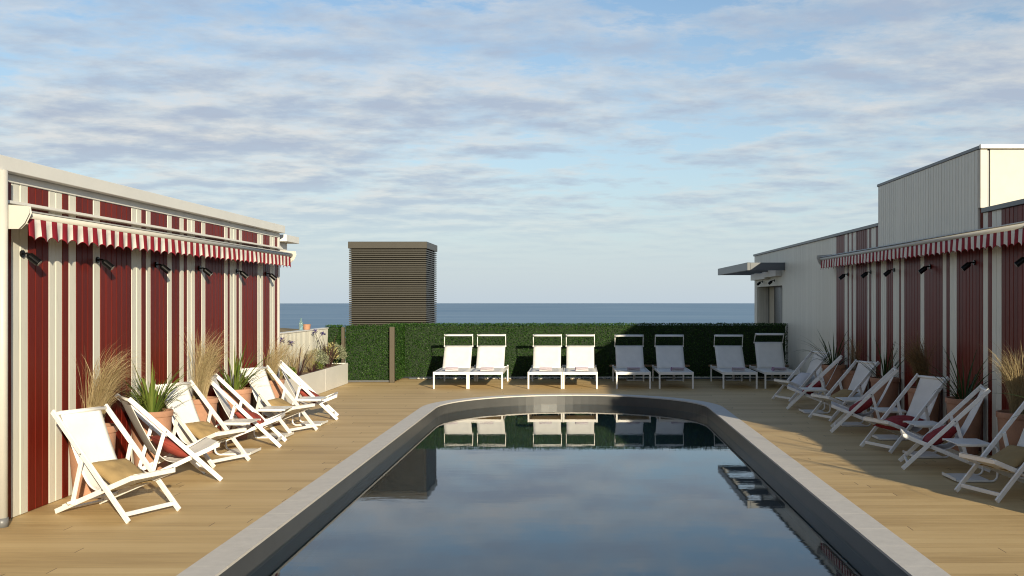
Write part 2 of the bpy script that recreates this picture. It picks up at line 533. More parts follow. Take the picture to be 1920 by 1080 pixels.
# the building under the deck, the land and the sea
b_ = MB(); b_.box(-9.5, 9.5, -6, 33, -12, -1.6); struct(b_.build('ground_podium', M['concrete']))
b_ = MB()
for (x0, x1, y0, y1) in ((-9.5, 9.5, 32.8, 33), (-9.5, 9.5, -6, -5.8), (-9.5, -9.3, -5.8, 32.8), (9.3, 9.5, -5.8, 32.8)):
    b_.box(x0, x1, y0, y1, -1.595, -0.005)
struct(b_.build('ground_podium_rim', M['concrete']))
b_ = MB(); b_.box(-150, 150, -120, 110, -14, -12.01); struct(b_.build('ground', M['ground']))
SEAZ = -46.0
sea_r = (1.85 - SEAZ) / (7.6 / 1950.0)
b_ = MB()
nn = 160
b_.v.append((0, 0, SEAZ))
for k in range(nn):
    a = 2 * math.pi * k / nn
    b_.v.append((sea_r * math.cos(a), sea_r * math.sin(a), SEAZ))
for k in range(nn): b_.face((0, 1 + k, 1 + (k + 1) % nn))
struct(b_.build('sea', M['sea']))
# headland with rough ground, left
hl = MB()
NX, NY = 60, 40
for j in range(NY + 1):
    for i in range(NX + 1):
        x = -420 + 330 * i / NX; y = 250 + 420 * j / NY
        u = (x + 86 - 0.02 * (y - 300)) / 60
        edge = max(0.0, min(1.0, -u)); 
        fy = min(1, (y - 250) / 60) * min(1, max(0, (670 - y) / 120))
        nzv = mnoise.fractal(Vector((x * 0.03, y * 0.03, 3)), 0.9, 2.0, 5)
        top = -9.0 + nzv * 1.6 - 10.0 * max(0, (y - 400) / 270)
        e = edge ** 0.3 * fy
        z = SEAZ - 1 + (top - SEAZ + 1) * e
        hl.v.append((x, y, z))
for j in range(NY):
    for i in range(NX):
        a = j * (NX + 1) + i
        hl.face((a, a + 1, a + NX + 2, a + NX + 1))
struct(hl.build('hills', M['land'], smooth=False))

# ------------------------------------------------------------------ striped houses
def stripe_planks(mb, X, face, edges, z0, z1, pitch, mats, thick=0.020, gap=0.005, openings=()):
    """upright boards on the plane x = X; face=+1 looks to +x. edges: [(y0, y1, mat)]"""
    for (y0, y1, mat) in edges:
        n = max(1, round((y1 - y0) / pitch))
        w = (y1 - y0) / n
        for k in range(n):
            a = y0 + k * w + gap / 2; b = y0 + (k + 1) * w - gap / 2
            zz0, zz1 = z0, z1
            for (oy0, oy1, oz) in openings:
                if b > oy0 and a < oy1: zz0 = max(zz0, oz)
            d = thick + rng.uniform(-0.0012, 0.0012)
            c = 0.006
            x0, x1, x2 = X, X + face * (d - c), X + face * d
            i = len(mb.v)
            # prism with chamfered long edges (V-joint)
            prof = [(x0, a), (x1, a), (x2, a + c), (x2, b - c), (x1, b), (x0, b)]
            for z in (zz0, zz1):
                for (px, py) in prof: mb.v.append((px, py, z))
            for q in range(6):
                r = (q + 1) % 6
                f = (i + q, i + r, i + 6 + r, i + 6 + q)
                mb.face(f if face < 0 else f[::-1], mat)
            mb.face([i + q for q in range(6)], mat); mb.face([i + 11 - q for q in range(6)], mat)

XL = -4.773
XR = 4.88
def yl(px): return 1950 * abs(XL) / (1083 - px)
def yr(px): return 1950 * XR / (px - 1083)

# --- left house
house = empty('beach_house', (XL, 16.6, 0), 0, 'long white house with dark red upright stripes and a flat roof, left of the pool', 'house')
def off(mb, o): # shift world coords into the house frame
    lx, ly, lz = o.location
    mb.v = [(x - lx, y - ly, z - lz) for x, y, z in mb.v]
    return mb
bounds = [7.2, 10.7 , 21.7, 52.7, 91.7, 117.3, 129.3, 143.3, 175, 188.3, 246.7, 265.7, 274, 282.7, 314, 322.6, 337.2, 345, 351, 365.7, 378.2, 385.6, 420.7, 427.2, 431.4, 443.8, 448.3, 454.1, 483.2, 493.7, 506.2, 515.7, 520.7]
ys = [yl(p) for p in bounds[1:]]
edges = []
colr = 'red'
for a, b in zip(ys, ys[1:]):
    edges.append((a, b, M['red'] if colr == 'red' else M['white_plank']))
    colr = 'white' if colr == 'red' else 'red'
# a few more stripes nearer than the frame
yy = ys[0]; colr = 'white'
for w in (0.2, 0.31, 0.12, 0.22, 0.4, 0.16, 0.3):
    edges.insert(0, (yy - w, yy, M['red'] if colr == 'red' else M['white_plank'])); yy -= w
    colr = 'white' if colr == 'red' else 'red'
HN, HF = yy, ys[-1]
w = MB(); stripe_planks(w, XL - 0.02, 1, edges, 0.006, 2.83, 0.12, None)
off(w, house).build('wall', None, house)
w = MB(); w.box(-9.0, XL - 0.0205, HN, HF + 0.09, 0.0, 2.90, M['backing']); off(w, house).build('wall_core', None, house)
w = MB(); w.box(XL - 0.0195, XL + 0.012, HN, HF, 2.831, 2.9, M['trim']); off(w, house).build('top_board', None, house, bevel=0.004)
w = MB(); w.box(XL - 0.018, XL + 0.085, HN, HF + 0.004, 2.642, 2.668, M['trim']); off(w, house).build('ledge', None, house, bevel=0.004)
w = MB(); w.box(XL - 0.1, XL + 0.008, HF + 0.004, HF + 0.096, 0.004, 2.9, M['trim']); off(w, house).build('corner_trim', None, house, bevel=0.004)
w = MB()
w.box(XL - 0.02, XL + 0.10, HN - 0.3, 16.62, 2.902, 3.022, M['fascia'])
off(w, house).build('fascia', None, house, bevel=0.004)
w = MB(); w.box(-9.2, XL - 0.021, HN - 0.3, 16.60, 2.93, 3.015, M['roof']); off(w, house).build('roof', None, house)
w = MB(); w.box(-9.0, -4.70, 16.80, 17.55, 2.785, 2.895, M['fascia']); w.box(-9.0, -4.86, 16.795, 17.4, 2.60, 2.784, M['trim']); off(w, house).build('rear_roof', None, house, bevel=0.004)

# --- right house
house2 = empty('beach_house', (XR, 20, 0), 0, 'stepped white and dark red striped house with a raised white roof box', 'house')
zb = [595, 632, 645.5, 652, 663.5, 671, 683, 735, 742.5, 752, 773, 795, 820, 850, 877, 885.5, 900, 973, 990, 1073, 1090, 1105, 1137, 1255, 1277, 1295, 1338, 1452]
ys2 = [yr(1320 + z / 2.4) for z in zb]            # far -> near
edges2 = []
colr = 'red'
for a, b in zip(ys2, ys2[1:]):
    edges2.append((b, a, M['red'] if colr == 'red' else M['white_plank']))
    colr = 'white' if colr == 'red' else 'red'
RN = 10.2
colr = 'white'; yy = ys2[-1]
for wdt in (0.19, 0.12, 0.2, 0.5):
    lo = max(RN, yy - wdt)
    if lo < yy: edges2.append((lo, yy, M['red'] if colr == 'red' else M['white_plank']))
    yy = lo; colr = 'white' if colr == 'red' else 'red'
YS = ys2[0]; RF = 28.7
D0, D1, DZ = 24.85, 28.2, 2.18
w = MB()
stripe_planks(w, XR + 0.02, -1, [e for e in edges2 if e[1] <= 12.56], 0.006, 2.885, 0.115, None)
stripe_planks(w, XR + 0.02, -1, [e for e in edges2 if e[1] > 12.56], 0.006, 3.03, 0.115, None)
off(w, house2).build('striped_wall', None, house2)
w = MB(); stripe_planks(w, XR + 0.02, -1, [(YS, RF, M['white_plank'])], 0.006, 3.03, 0.085, None, openings=((D0, D1, DZ),))
off(w, house2).build('white_wall', None, house2)
w = MB()
w.box(XR + 0.0205, 9.2, RN, 12.56, 0, 2.88, M['backing'])
w.box(XR + 0.0205, 9.2, 12.56, YS, 0, 3.025, M['backing'])
w.box(XR + 0.0205, 9.2, YS, D0, 0, 3.025, M['backing_w'])
w.box(XR + 0.0205, 9.2, D0, D1, DZ, 3.025, M['backing_w'])
w.box(5.20, 9.2, D0, D1, 0, DZ, M['backing_w'])
w.box(XR + 0.0205, 9.2, D1, RF, 0, 3.025, M['backing_w'])
off(w, house2).build('wall_core', None, house2)
w = MB()
w.box(XR - 0.03, 9.25, RN - 0.03, 12.505, 2.888, 2.945, M['cap'])
w.box(XR - 0.03, 9.25, 16.80, RF + 0.03, 3.032, 3.085, M['cap'])
off(w, house2).build('parapet_cap', None, house2, bevel=0.004)
w = MB()
# raised roof box
w.box(XR + 0.018, 9.0, 12.545, 16.76, 2.70, 3.655, M['backing_w'])
off(w, house2).build('roof_box', None, house2)
w = MB(); stripe_planks(w, XR + 0.017, -1, [(12.60, 16.78, M['white_plank'])], 2.66, 3.66, 0.105, None, thick=0.05)
off(w, house2).build('roof_box_cladding', None, house2)
w = MB(); w.box(XR - 0.034, XR + 0.05, 12.51, 12.597, 2.95, 3.655, M['render']); off(w, house2).build('roof_box_corner', None, house2, bevel=0.003)
w = MB(); w.box(XR + 0.085, 9.0, 12.515, 12.544, 2.95, 3.655, M['render']); off(w, house2).build('roof_box_front', None, house2)
w = MB(); w.box(XR + 0.053, XR + 0.082, 12.535, 12.5445, 2.95, 3.655, M['cap']); off(w, house2).build('expansion_joint', None, house2)
w = MB(); w.box(XR - 0.045, XR + 0.06, 12.53, 16.80, 3.662, 3.702, M['cap']); off(w, house2).build('roof_box_cap', None, house2, bevel=0.003)
w = MB(); w.box(XR - 0.045, 9.05, 12.47, 12.528, 3.66, 3.71, M['trim']); w.box(XR + 0.062, 9.05, 12.53, 16.8, 3.662, 3.69, M['roof']); off(w, house2).build('roof_box_front_cap', None, house2, bevel=0.003)
# doorway: boarded reveal, glass door with frame, lintel boxes
w = MB(); stripe_planks(w, 0, -1, [], 0, 1, 1, None)
nb = 4
for k in range(nb):
    w.box(XR + 0.02 + k * 0.075, XR + 0.02 + (k + 1) * 0.075 - 0.006, D1 - 0.02, D1 - 0.002, 0.01, DZ - 0.004, M['white_plank'])
off(w, house2).build('door_reveal', None, house2)
dr = empty('door', (0, 0, 0)); dr.parent = house2; dr.location = (5.18 - XR, 26.5 - 20, 0)
def dpart(name, mat, y0, y1, x0=5.165, x1=5.198, z0=0.02, z1=DZ - 0.01):
    q = MB(); q.box(x0 - 5.18, x1 - 5.18, y0 - 26.5, y1 - 26.5, z0, z1); return q.build(name, mat, dr)
dpart('frame', M['black'], 28.05, 28.15); dpart('frame', M['cap'], 26.3, 26.5); dpart('frame', M['black'], 27.26, 27.32); dpart('frame', M['cap'], D0 + 0.02, D0 + 0.1)
dpart('pane', M['curtain'], 27.322, 28.048, 5.172, 5.196); dpart('pane', M['glass'], 26.502, 27.258, 5.172, 5.196); dpart('pane', M['glass'], D0 + 0.102, 26.298, 5.172, 5.196)
w = MB(); w.box(XR - 0.14, XR - 0.002, D0 + 0.05, D0 + 1.55, 2.40, 2.60, M['trim']); w.box(XR - 0.14, XR - 0.002, D0 + 1.56, RF - 0.2, 2.36, 2.52, M['trim'])
off(w, house2).build('lintel_box', None, house2, bevel=0.004)

# canopy over the doorway: an open frame of dark beams
can = empty('door_canopy', (XR, 27, 2.6), 0, 'dark grey open beam canopy jutting out over the doorway of the right house', 'canopy')
CX0, CY0, CY1, CZ0, CZ1 = 3.99, 24.46, 29.6, 2.53, 2.716
w = MB(); w.box(CX0, CX0 + 0.07, CY0, CY1, CZ0, CZ1); off(w, can).build('front_beam', M['cap'], can, bevel=0.004)
for k, y in enumerate((CY0, CY0 + 1.45, CY0 + 3.05, CY1 - 0.14)):
    w = MB(); w.box(CX0 + 0.072, XR - 0.003 if y < 28.5 else XR + 0.4, y + 0.001, y + 0.13, CZ0 + 0.003, CZ1 - 0.003); off(w, can).build('cross_beam', M['cap'], can, bevel=0.004)

# ------------------------------------------------------------------ awnings
def awning(xw, face, xf, y0, y1, ztop, zval, zbot, label, plates=(True, True)):
    """xw wall plane, xf front plane, face = +1 looks to +x"""
    a = empty('awning', (xw, (y0 + y1) / 2, zval), 0, label, 'awning', 'striped awnings rolled up against the houses')
    lo = lambda mb: off(mb, a)
    c = MB()
    xa = xw + face * 0.03
    # hood: a folded top plate, and the rolled front rail
    def strip(prof, mat):
        n = len(prof); i = len(c.v)
        for y in (y0, y1):
            for (px, pz) in prof: c.v.append((px, y, pz))
        for k in range(n):
            j = (k + 1) % n
            c.face((i + k, i + j, i + n + j, i + n + k), mat)
        c.face(range(i, i + n), mat); c.face(range(i + 2 * n - 1, i + n - 1, -1), mat)
    d = face
    strip([(xf - d * 0.13, ztop + 0.004), (xf - d * 0.03, ztop + 0.0), (xf + d * 0.006, ztop - 0.018), (xf - d * 0.03, ztop - 0.012), (xf - d * 0.13, ztop - 0.008)], M['awn_metal'])
    lo(c).build('hood', None, a, smooth=False)
    r = MB(); r.tube([(xf - d * 0.02, y0 + 0.02, (ztop + zval) / 2 - 0.012), (xf - d * 0.02, y1 - 0.02, (ztop + zval) / 2 - 0.012)], 0.028, 14, M['awn_metal'])
    lo(r).build('front_rail', None, a, smooth=True)
    r = MB(); r.tube([(xf - d * 0.15, y0 + 0.02, zval + 0.01), (xf - d * 0.15, y1 - 0.02, zval + 0.01)], 0.05, 14, M['awn_white'])
    lo(r).build('fabric_roll', None, a, smooth=True)
    for yy_, on in ((y0, plates[0]), (y1, plates[1])):
        if not on: continue
        p = MB()
        s = 1 if yy_ == y0 else -1
        prof = [(xw + d * 0.022, ztop + 0.03), (xf + d * 0.03, ztop + 0.012), (xf + d * 0.036, ztop - 0.03), (xf + d * 0.0, zval - 0.045), (xf - d * 0.045, zval - 0.09), (xw + d * 0.022, zval - 0.09)]
        i = len(p.v); n = len(prof)
        for y in (yy_ - s * 0.035, yy_):
            for (px, pz) in prof: p.v.append((px, y, pz))
        for k in range(n):
            j = (k + 1) % n
            p.face((i + k, i + j, i + n + j, i + n + k))
        p.face(range(i, i + n)); p.face(range(i + 2 * n - 1, i + n - 1, -1))
        lo(p).build('end_plate', M['awn_metal'], a, bevel=0.012, seg=2)
    v = MB()
    ya, yb = y0 + 0.06, y1 - 0.10
    nst = int(round((yb - ya) / 0.0955)); nst += 1 - nst % 2
    sw = (yb - ya) / nst
    sub, rows = 6, 5
    pts = {}
    for k in range(nst * sub + 1):
        t = k / sub
        y = ya + t * sw
        # scalloped hem: one scallop per stripe pair
        ph = (t + 0.5) * math.pi / 2 * 2 / 2
        sc = abs(math.sin(math.pi * (t / 2.0 + 0.25)))
        zb_ = zbot + 0.019 * (1 - math.cos(math.pi * (t - 1))) + 0.004 * math.sin(t * 1.7)
        for rr in range(rows + 1):
            u = (0, 0.27, 0.52, 0.76, 0.955, 1.0)[rr]
            z = zval + (zb_ - zval) * u
            x = xf + d * (u * (0.006 + 0.012 * math.sin(t * math.pi + 0.4 * math.sin(t * 0.9)) + 0.006 * math.sin(t * 0.61)) - 0.012)
            pts[k, rr] = len(v.v); v.v.append((x, y, z))
    for k in range(nst * sub):
        mat = M['awn_red'] if (k // sub) % 2 == 0 else M['awn_white']
        for rr in range(rows):
            f = (pts[k, rr], pts[k + 1, rr], pts[k + 1, rr + 1], pts[k, rr + 1])
            v.face(f, M['awn_red'] if rr == rows - 1 else mat)
    lo(v).build('valance', None, a, smooth=True, solid=0.003)
    return a
awning(XL, 1, -4.52, 8.52, 16.50, 2.586, 2.526, 2.335, 'red and white striped awning with scalloped hem on the sunlit left house')
awning(XR, -1, 4.63, 10.50, 19.9, 2.665, 2.588, 2.405, 'red and white striped awning with scalloped hem on the shaded right house', (True, True))

# ------------------------------------------------------------------ wall spotlights
def make_spot():
    root = empty('wall_spotlight')
    tag(root, 'x', 'spotlight')
    b = MB(); b.tube([(0, 0, 0), (0.018, 0, 0)], 0.036, 14); b.build('wall_plate', M['black'], root, smooth=False)
    b = MB(); b.tube([(0.018, 0, 0), (0.055, 0, 0.004), (0.085, 0, -0.012)], 0.011, 8)
    b.tube([(0.075, -0.016, -0.012), (0.075, 0.016, -0.012)], 0.019, 10)
    b.build('arm', M['black'], root, smooth=False)
    b = MB()
    d = Vector((0.66, 0.12, -0.56)).normalized(); p = Vector((0.07, 0, -0.012))
    b.tube([p, p + d * 0.010, p + d * 0.018, p + d * 0.124, p + d * 0.128], [0.022, 0.034, 0.038, 0.038, 0.036], 16)
    lamp = b.build('lamp_head', M['black'], root, smooth=False)
    b = MB(); b.tube([p + d * 0.1285, p + d * 0.1305], 0.028, 14); b.build('lens', M['lens'], lamp)
    return root
spot = make_spot()
spots = []
ordn = ['nearest', 'second', 'third', 'fourth', 'fifth', 'farthest']
for i, px in enumerate((40, 181.7, 291.7, 373, 443, 498.7)):
    spots.append(((XL + 0.002, yl(px), 2.24), 0, f'black wall spotlight under the left awning, {ordn[i]} of the six on that wall', 'spotlights on the left house'))
for i, px in enumerate((1932, 1828, 1745, 1677, 1633, 1590)):
    spots.append(((XR - 0.002, yr(px), 2.30), math.pi, f'black wall spotlight under the right awning, {ordn[i]} of the six on that wall', 'spotlights on the right house'))
spots.append(((XR - 0.002, yr(1452.5), 2.31), math.pi, 'small black spotlight above the doorway, the nearer of the two', 'spotlights over the doorway'))
spots.append(((XR - 0.002, yr(1430.4), 2.31), math.pi, 'small black spotlight above the doorway, the one by the house corner', 'spotlights over the doorway'))
for i, (loc, rz, lab, grp) in enumerate(spots):
    o = spot if i == 0 else copy_tree(spot)
    o.location = loc; o.rotation_euler = (0, 0, rz)
    o.scale = (0.88, -0.88 if rz else 0.88, 0.88)
    tag(o, lab, 'spotlight', grp)

# drainpipe
dp = empty('drainpipe', (-4.675, 8.45, 0), 0, 'white round downpipe with grey foot at the near end of the left house', 'drainpipe')
b = MB(); b.tube([(0, 0, 0.07), (0, 0, 2.9)], 0.042, 16, M['awn_metal']); b.build('pipe', None, dp, smooth=True)
b = MB(); b.tube([(0, 0, 0.0), (0, 0, 0.075)], 0.047, 16, M['bolt']); b.build('foot', M['concrete'], dp, smooth=True)

# low wall closing the terrace beyond the right frame edge (it throws the low shadow on the deck)
lw = empty('low_wall', (XR, 8.6, 0), 0, 'low white boarded wall continuing from the near end of the right house', 'wall')
w = MB(); stripe_planks(w, XR + 0.02, -1, [(6.6, RN - 0.01, M['white_plank'])], 0.006, 1.21, 0.095, None); off(w, lw).build('cladding', None, lw)
w = MB(); w.box(XR + 0.0205, XR + 0.12, 6.6, RN - 0.01, 0, 1.20, M['backing_w']); off(w, lw).build('core', None, lw)
w = MB(); w.box(XR - 0.02, XR + 0.15, 6.58, RN - 0.012, 1.212, 1.24, M['trim']); off(w, lw).build('cap', None, lw, bevel=0.004)

# ------------------------------------------------------------------ deck chairs
def smooth_path(ctrl, n):
    """Catmull-Rom through ctrl"""
    out = []
    P = [Vector(c) for c in ctrl]
    P = [P[0] * 2 - P[1]] + P + [P[-1] * 2 - P[-2]]
    segs = len(P) - 3
    for k in range(n + 1):
        t = k / n * segs; i = min(int(t), segs - 1); t -= i
        a, b, c, d = P[i:i + 4]
        out.append(0.5 * ((2 * b) + (c - a) * t + (2 * a - 5 * b + 4 * c - d) * t * t + (3 * b - a - 3 * c + d) * t ** 3))
    return out

def make_chair():
    root = empty('deck_chair'); tag(root, 'x', 'deck chair')
    W = M['wood_white']
    A0, A1 = Vector((0, 0.462, 0.012)), Vector((0, -0.425, 0.888))
    B0, B1 = Vector((0, -0.440, 0.018)), Vector((0, 0.450, 0.368))
    for s in (-1, 1):
        b = MB(); o = Vector((s * 0.276, 0, 0)); b.bar(A0 + o, A1 + o, 0.046, 0.022); b.build('back_rail', W, root, bevel=0.004, seg=2)
        b = MB(); o = Vector((s * 0.229, 0, 0)); b.bar(B0 + o, B1 + o, 0.044, 0.022)
        # notched end of the seat rail
        for t in (0.10, 0.17, 0.24):
            p = B0.lerp(B1, t) + o + Vector((0, -0.004, 0.024)); b.bar(p, p + Vector((0, 0.035, 0.013)), 0.014, 0.020)
        b.build('seat_rail', W, root, bevel=0.003, seg=1)
        b = MB(); o = Vector((s * 0.2525, 0, 0)); b.bar(Vector((0, -0.085, 0.555)) + o, Vector((0, -0.215, 0.095)) + o, 0.038, 0.020); b.build('prop', W, root, bevel=0.004, seg=2)
        for (y, z) in ((0.172, 0.2605), (-0.079, 0.541)):
            b = MB(); b.tube([(s * 0.2865, y, z), (s * 0.2895, y, z)], 0.0085, 10); b.build('bolt', M['bolt'], root)
    def cross(name, y, z, half, r, flat=None):
        b = MB()
        if flat: b.bar((-half, y, z), (half, y, z), flat[0], flat[1], (0, 1, 0))
        else: b.tube([(-half, y, z), (half, y, z)], r, 10)
        b.build(name, W, root, bevel=0.003 if flat else 0, smooth=not flat)
    cross('top_bar', -0.404, 0.866, 0.264, 0.016)
    cross('foot_bar', 0.405, 0.067, 0.264, 0.015, (0.036, 0.020))
    cross('front_bar', 0.446, 0.365, 0.239, 0.016, (0.040, 0.022))
    cross('notch_bar', -0.215, 0.118, 0.300, 0.013)
    cross('rear_bar', -0.385, 0.038, 0.218, 0.012)
    prof = smooth_path([(0, -0.412, 0.884), (0, -0.400, 0.845), (0, -0.298, 0.625), (0, -0.190, 0.415), (0, -0.095, 0.280), (0, 0.01, 0.226), (0, 0.13, 0.236), (0, 0.30, 0.312), (0, 0.437, 0.386), (0, 0.460, 0.391)], 40)
    b = MB(); nx = 12
    for k, p in enumerate(prof):
        t = k / 40
        for i in range(nx + 1):
            u = i / nx * 2 - 1
            hw = 0.214 - 0.012 * math.sin(math.pi * t)
            sag = -0.012 * (1 - u * u) * math.sin(math.pi * t)
            wr = 0.0015 * math.sin(u * 9 + t * 6) * math.sin(math.pi * t)
            b.v.append((u * hw, p.y, p.z + sag + wr))
    for k in range(40):
        for i in range(nx):
            a = k * (nx + 1) + i; b.face((a, a + 1, a + nx + 2, a + nx + 1))
    b.build('sling', M['sling'], root, smooth=True, solid=0.004)
    return root

def pillow(w, d, t, mat, seed):
    """soft square cushion with pinched corners and a seam"""
    n = 18; b = MB(); idx = {}
    r = random.Random(seed); ox = r.uniform(0, 50)
    for s in (1, -1):
        for j in range(n + 1):
            for i in range(n + 1):
                u = i / n * 2 - 1; v = j / n * 2 - 1
                edge = (i in (0, n)) or (j in (0, n))
                if s == -1 and edge: idx[s, i, j] = idx[1, i, j]; continue
                pin = 1 - 0.075 * (1 - abs(u) ** 2) * abs(v) ** 3 , 1 - 0.075 * (1 - abs(v) ** 2) * abs(u) ** 3
                x = u * w / 2 * pin[1]; y = v * d / 2 * pin[0]
                h = ((1 - abs(u) ** 2.6) * (1 - abs(v) ** 2.6)) ** 0.55
                nz = mnoise.noise(Vector((u * 2.2 + ox, v * 2.2, s * 3.0))) * 0.014 * h
                nz += mnoise.noise(Vector((u * 6 + ox, v * 6, s * 7.0))) * 0.005
                z = s * t / 2 * h + nz
                idx[s, i, j] = len(b.v); b.v.append((x, y, z))
    for s in (1, -1):
        for j in range(n):
            for i in range(n):
                f = (idx[s, i, j], idx[s, i + 1, j], idx[s, i + 1, j + 1], idx[s, i, j + 1])
                b.face(f if s == 1 else f[::-1])
    # seam cord round the edge
    ringp = [b.v[idx[1, i, 0]] for i in range(n)] + [b.v[idx[1, n, j]] for j in range(n)] + [b.v[idx[1, n - i, n]] for i in range(n)] + [b.v[idx[1, 0, n - j]] for j in range(n)]
    b.tube(ringp + ringp[:1], 0.0035, 5, None, cap=False)
    return b.build('cushion', mat, None, smooth=True)

# near front foot (x, y), facing angle (deg, from +x), cushion
chairs = [
    ((-3.70, 8.57), (-3.51, 9.12), -24, 'tan'),
    ((-3.624, 10.58), (-3.969, 11.03), 36, 'rust'),
    ((-3.972, 11.37), (-3.75, 11.87), None, 'tan'),
    ((-3.697, 12.95), (-3.818, 13.53), 9, 'rust'),
    ((-3.883, 14.12), (-3.654, 14.65), None, 'tan'),
    ((-3.672, 15.90), (-3.837, 16.52), 12, 'rust'),
    ((3.788, 18.61), (3.598, 19.07), 202, 'greyc'),
    ((3.508, 17.44), None, 165, 'crimson'),
    ((3.787, 15.62), (3.586, 16.15), 200.7, 'tan'),
    ((3.508, 14.41), None, 165.5, 'crimson'),
    ((3.736, 12.45), (3.519, 12.99), 201.9, 'crimson'),
    ((3.523, 11.28), None, 166, 'crimson'),
    ((3.80, 9.434), (3.618, 9.965), 199, 'tan'),
]
chair_labels = [
    ('white deck chair nearest the drainpipe of the left house, facing the pool at a slant', 'tan square cushion on the white deck chair nearest the drainpipe'),
    ('white deck chair turned away from the camera beside the leaning straw grass pot, left row', 'brick red cushion on the second deck chair of the left row'),
    ('white deck chair in front of the green strap leaved pot, third of the left row', 'tan square cushion on the third deck chair of the left row'),
    ('white deck chair between two white side tables, fourth of the left row', 'brick red cushion on the fourth deck chair of the left row'),
    ('white deck chair with its back to the farthest terracotta pot on the left', 'tan square cushion on the fifth deck chair of the left row'),
    ('white deck chair standing beside the white planter box, last of the left row', 'brick red cushion on the deck chair beside the white planter box'),
    ('white deck chair nearest the hedge and sun loungers in the shaded right row', 'pale grey cushion on the deck chair nearest the hedge'),
    ('white deck chair seen from its side, second from the hedge in the right row', 'dark red cushion on the second deck chair from the hedge, right row'),
    ('white deck chair third from the hedge in the right row, with a tan seat cushion', 'tan cushion on the third deck chair from the hedge, right row'),
    ('white deck chair fourth from the hedge in the right row, seen from its side', 'dark red cushion on the fourth deck chair from the hedge, right row'),
    ('white deck chair with broad dark red seat cushion, facing the pool in the right row', 'dark red cushion lying flat and broad on the fifth deck chair from the hedge'),
    ('white deck chair second from the right edge, seen side on before a terracotta pot', 'dark red cushion on the second deck chair from the right edge'),
    ('white deck chair cut by the right edge of the photo, its front foot in sun', 'tan cushion on the deck chair cut by the right edge of the photo'),
]
chair = make_chair()
for i, (pn, pf, ang, cush) in enumerate(chairs):
    if pf is not None and ang is None:
        wv = Vector((pf[0] - pn[0], pf[1] - pn[1]))
        fv = Vector((wv.y, -wv.x)).normalized()          # facing = right of width vector
        ang = math.degrees(math.atan2(fv.y, fv.x))
    fv = Vector((math.cos(R(ang)), math.sin(R(ang))))
    sv = Vector((-fv.y, fv.x))                            # sitter's left
    left_row = i < 6
    side = -1 if left_row else 1
    # near foot: for the left row the sitter's right rail is nearest, for the right row the sitter's left
    c = Vector(pn) - fv * 0.462 - sv * (0.276 * side)
    o = chair if i == 0 else copy_tree(chair)
    o.location = (c.x, c.y, 0.0)
    o.rotation_euler = (0, 0, R(ang) - math.pi / 2)
    tag(o, chair_labels[i][0], 'deck chair', 'deck chairs along the left house' if left_row else 'deck chairs along the right house')
    r = random.Random(100 + i)
    big = i == 10
    pl = pillow(0.46 if big else 0.40, 0.42 if big else 0.40, 0.14 if cush != 'tan' else 0.115, M[cush], i)
    ly, lz, tilt = (0.065, 0.352, -26) if cush == 'tan' else (0.055, 0.350, -30)
    if big: ly, lz, tilt = 0.10, 0.325, -12
    if i == 6: ly, lz, tilt = 0.04, 0.37, -38
    p = Vector((c.x, c.y, 0)) + Vector((fv.x, fv.y, 0)) * ly + Vector((0, 0, lz))
    pl.location = p
    pl.rotation_euler = (Matrix.Rotation(R(ang) - math.pi / 2, 3, 'Z') @ Matrix.Rotation(R(tilt), 3, 'X') @ Matrix.Rotation(R(r.uniform(-6, 6)), 3, 'Z')).to_euler()
    tag(pl, chair_labels[i][1], 'cushion', 'cushions on the deck chairs')

# ------------------------------------------------------------------ C-shaped side tables
def make_table():
    root = empty('side_table'); tag(root, 'x', 'side table')
    A = M['alu']
    # local x: 0 = pool side, -0.40 = wall side; y: width 0.42
    def plate(z, x0, x1, name):
        b = MB(); b.box(x0, x1, -0.205, 0.205, z, z + 0.008)
        b.box(x0, x1, -0.2085, -0.2055, z - 0.014, z + 0.006); b.box(x0, x1, 0.2055, 0.2085, z - 0.014, z + 0.006)
        b.build(name, A, root, bevel=0.002)
    plate(0.385, -0.36, 0.0, 'table_top')
    plate(0.020, -0.33, 0.0, 'base_plate')
    b = MB(); b.bar((0.002, -0.2, 0.026), (0.022, -0.2, 0.044), 0.004, 0.4, (0, 1, 0)) if False else b.box(0.001, 0.006, -0.20, 0.20, 0.014, 0.044)
    b.build('base_lip', A, root)
    for s in (-1, 1):
        y = s * 0.19
        path = [(-0.05, y, 0.012), (-0.36, y, 0.012)]
        for k in range(1, 7):
            a = math.pi / 2 * k / 6; path.append((-0.36 - 0.06 * math.sin(a), y, 0.012 + 0.06 * (1 - math.cos(a))))
        path.append((-0.42, y, 0.31))
        for k in range(1, 7):
            a = math.pi / 2 * k / 6; path.append((-0.42 + 0.06 * (1 - math.cos(a)), y, 0.31 + 0.06 * math.sin(a)))
        path.append((-0.05, y, 0.370))
        b = MB(); b.tube(path, 0.0115, 10); b.build('tube_leg', A, root, smooth=True)
    return root
table = make_table()
tabs = [((-3.866, 12.70), 0, 'white C shaped side table between the third and fourth deck chairs of the left row', 'side tables along the left house'),
        ((-3.875, 14.20), 0, 'white C shaped side table between the fourth and fifth deck chairs of the left row', 'side tables along the left house'),
        ((-3.74, 15.58), 0, 'white C shaped side table between the fifth and last deck chairs of the left row', 'side tables along the left house'),
        ((3.66, 17.2), 1, 'white C shaped side table nearest the hedge in the right row', 'side tables along the right house'),
        ((3.833, 15.48), 1, 'white C shaped side table second from the hedge in the right row', 'side tables along the right house'),
        ((3.937, 14.02), 1, 'white C shaped side table in the middle of the right row', 'side tables along the right house'),
        ((3.90, 12.48), 1, 'white C shaped side table fourth from the hedge in the right row', 'side tables along the right house'),
        ((3.818, 10.90), 1, 'white C shaped side table nearest the right edge of the photo', 'side tables along the right house')]
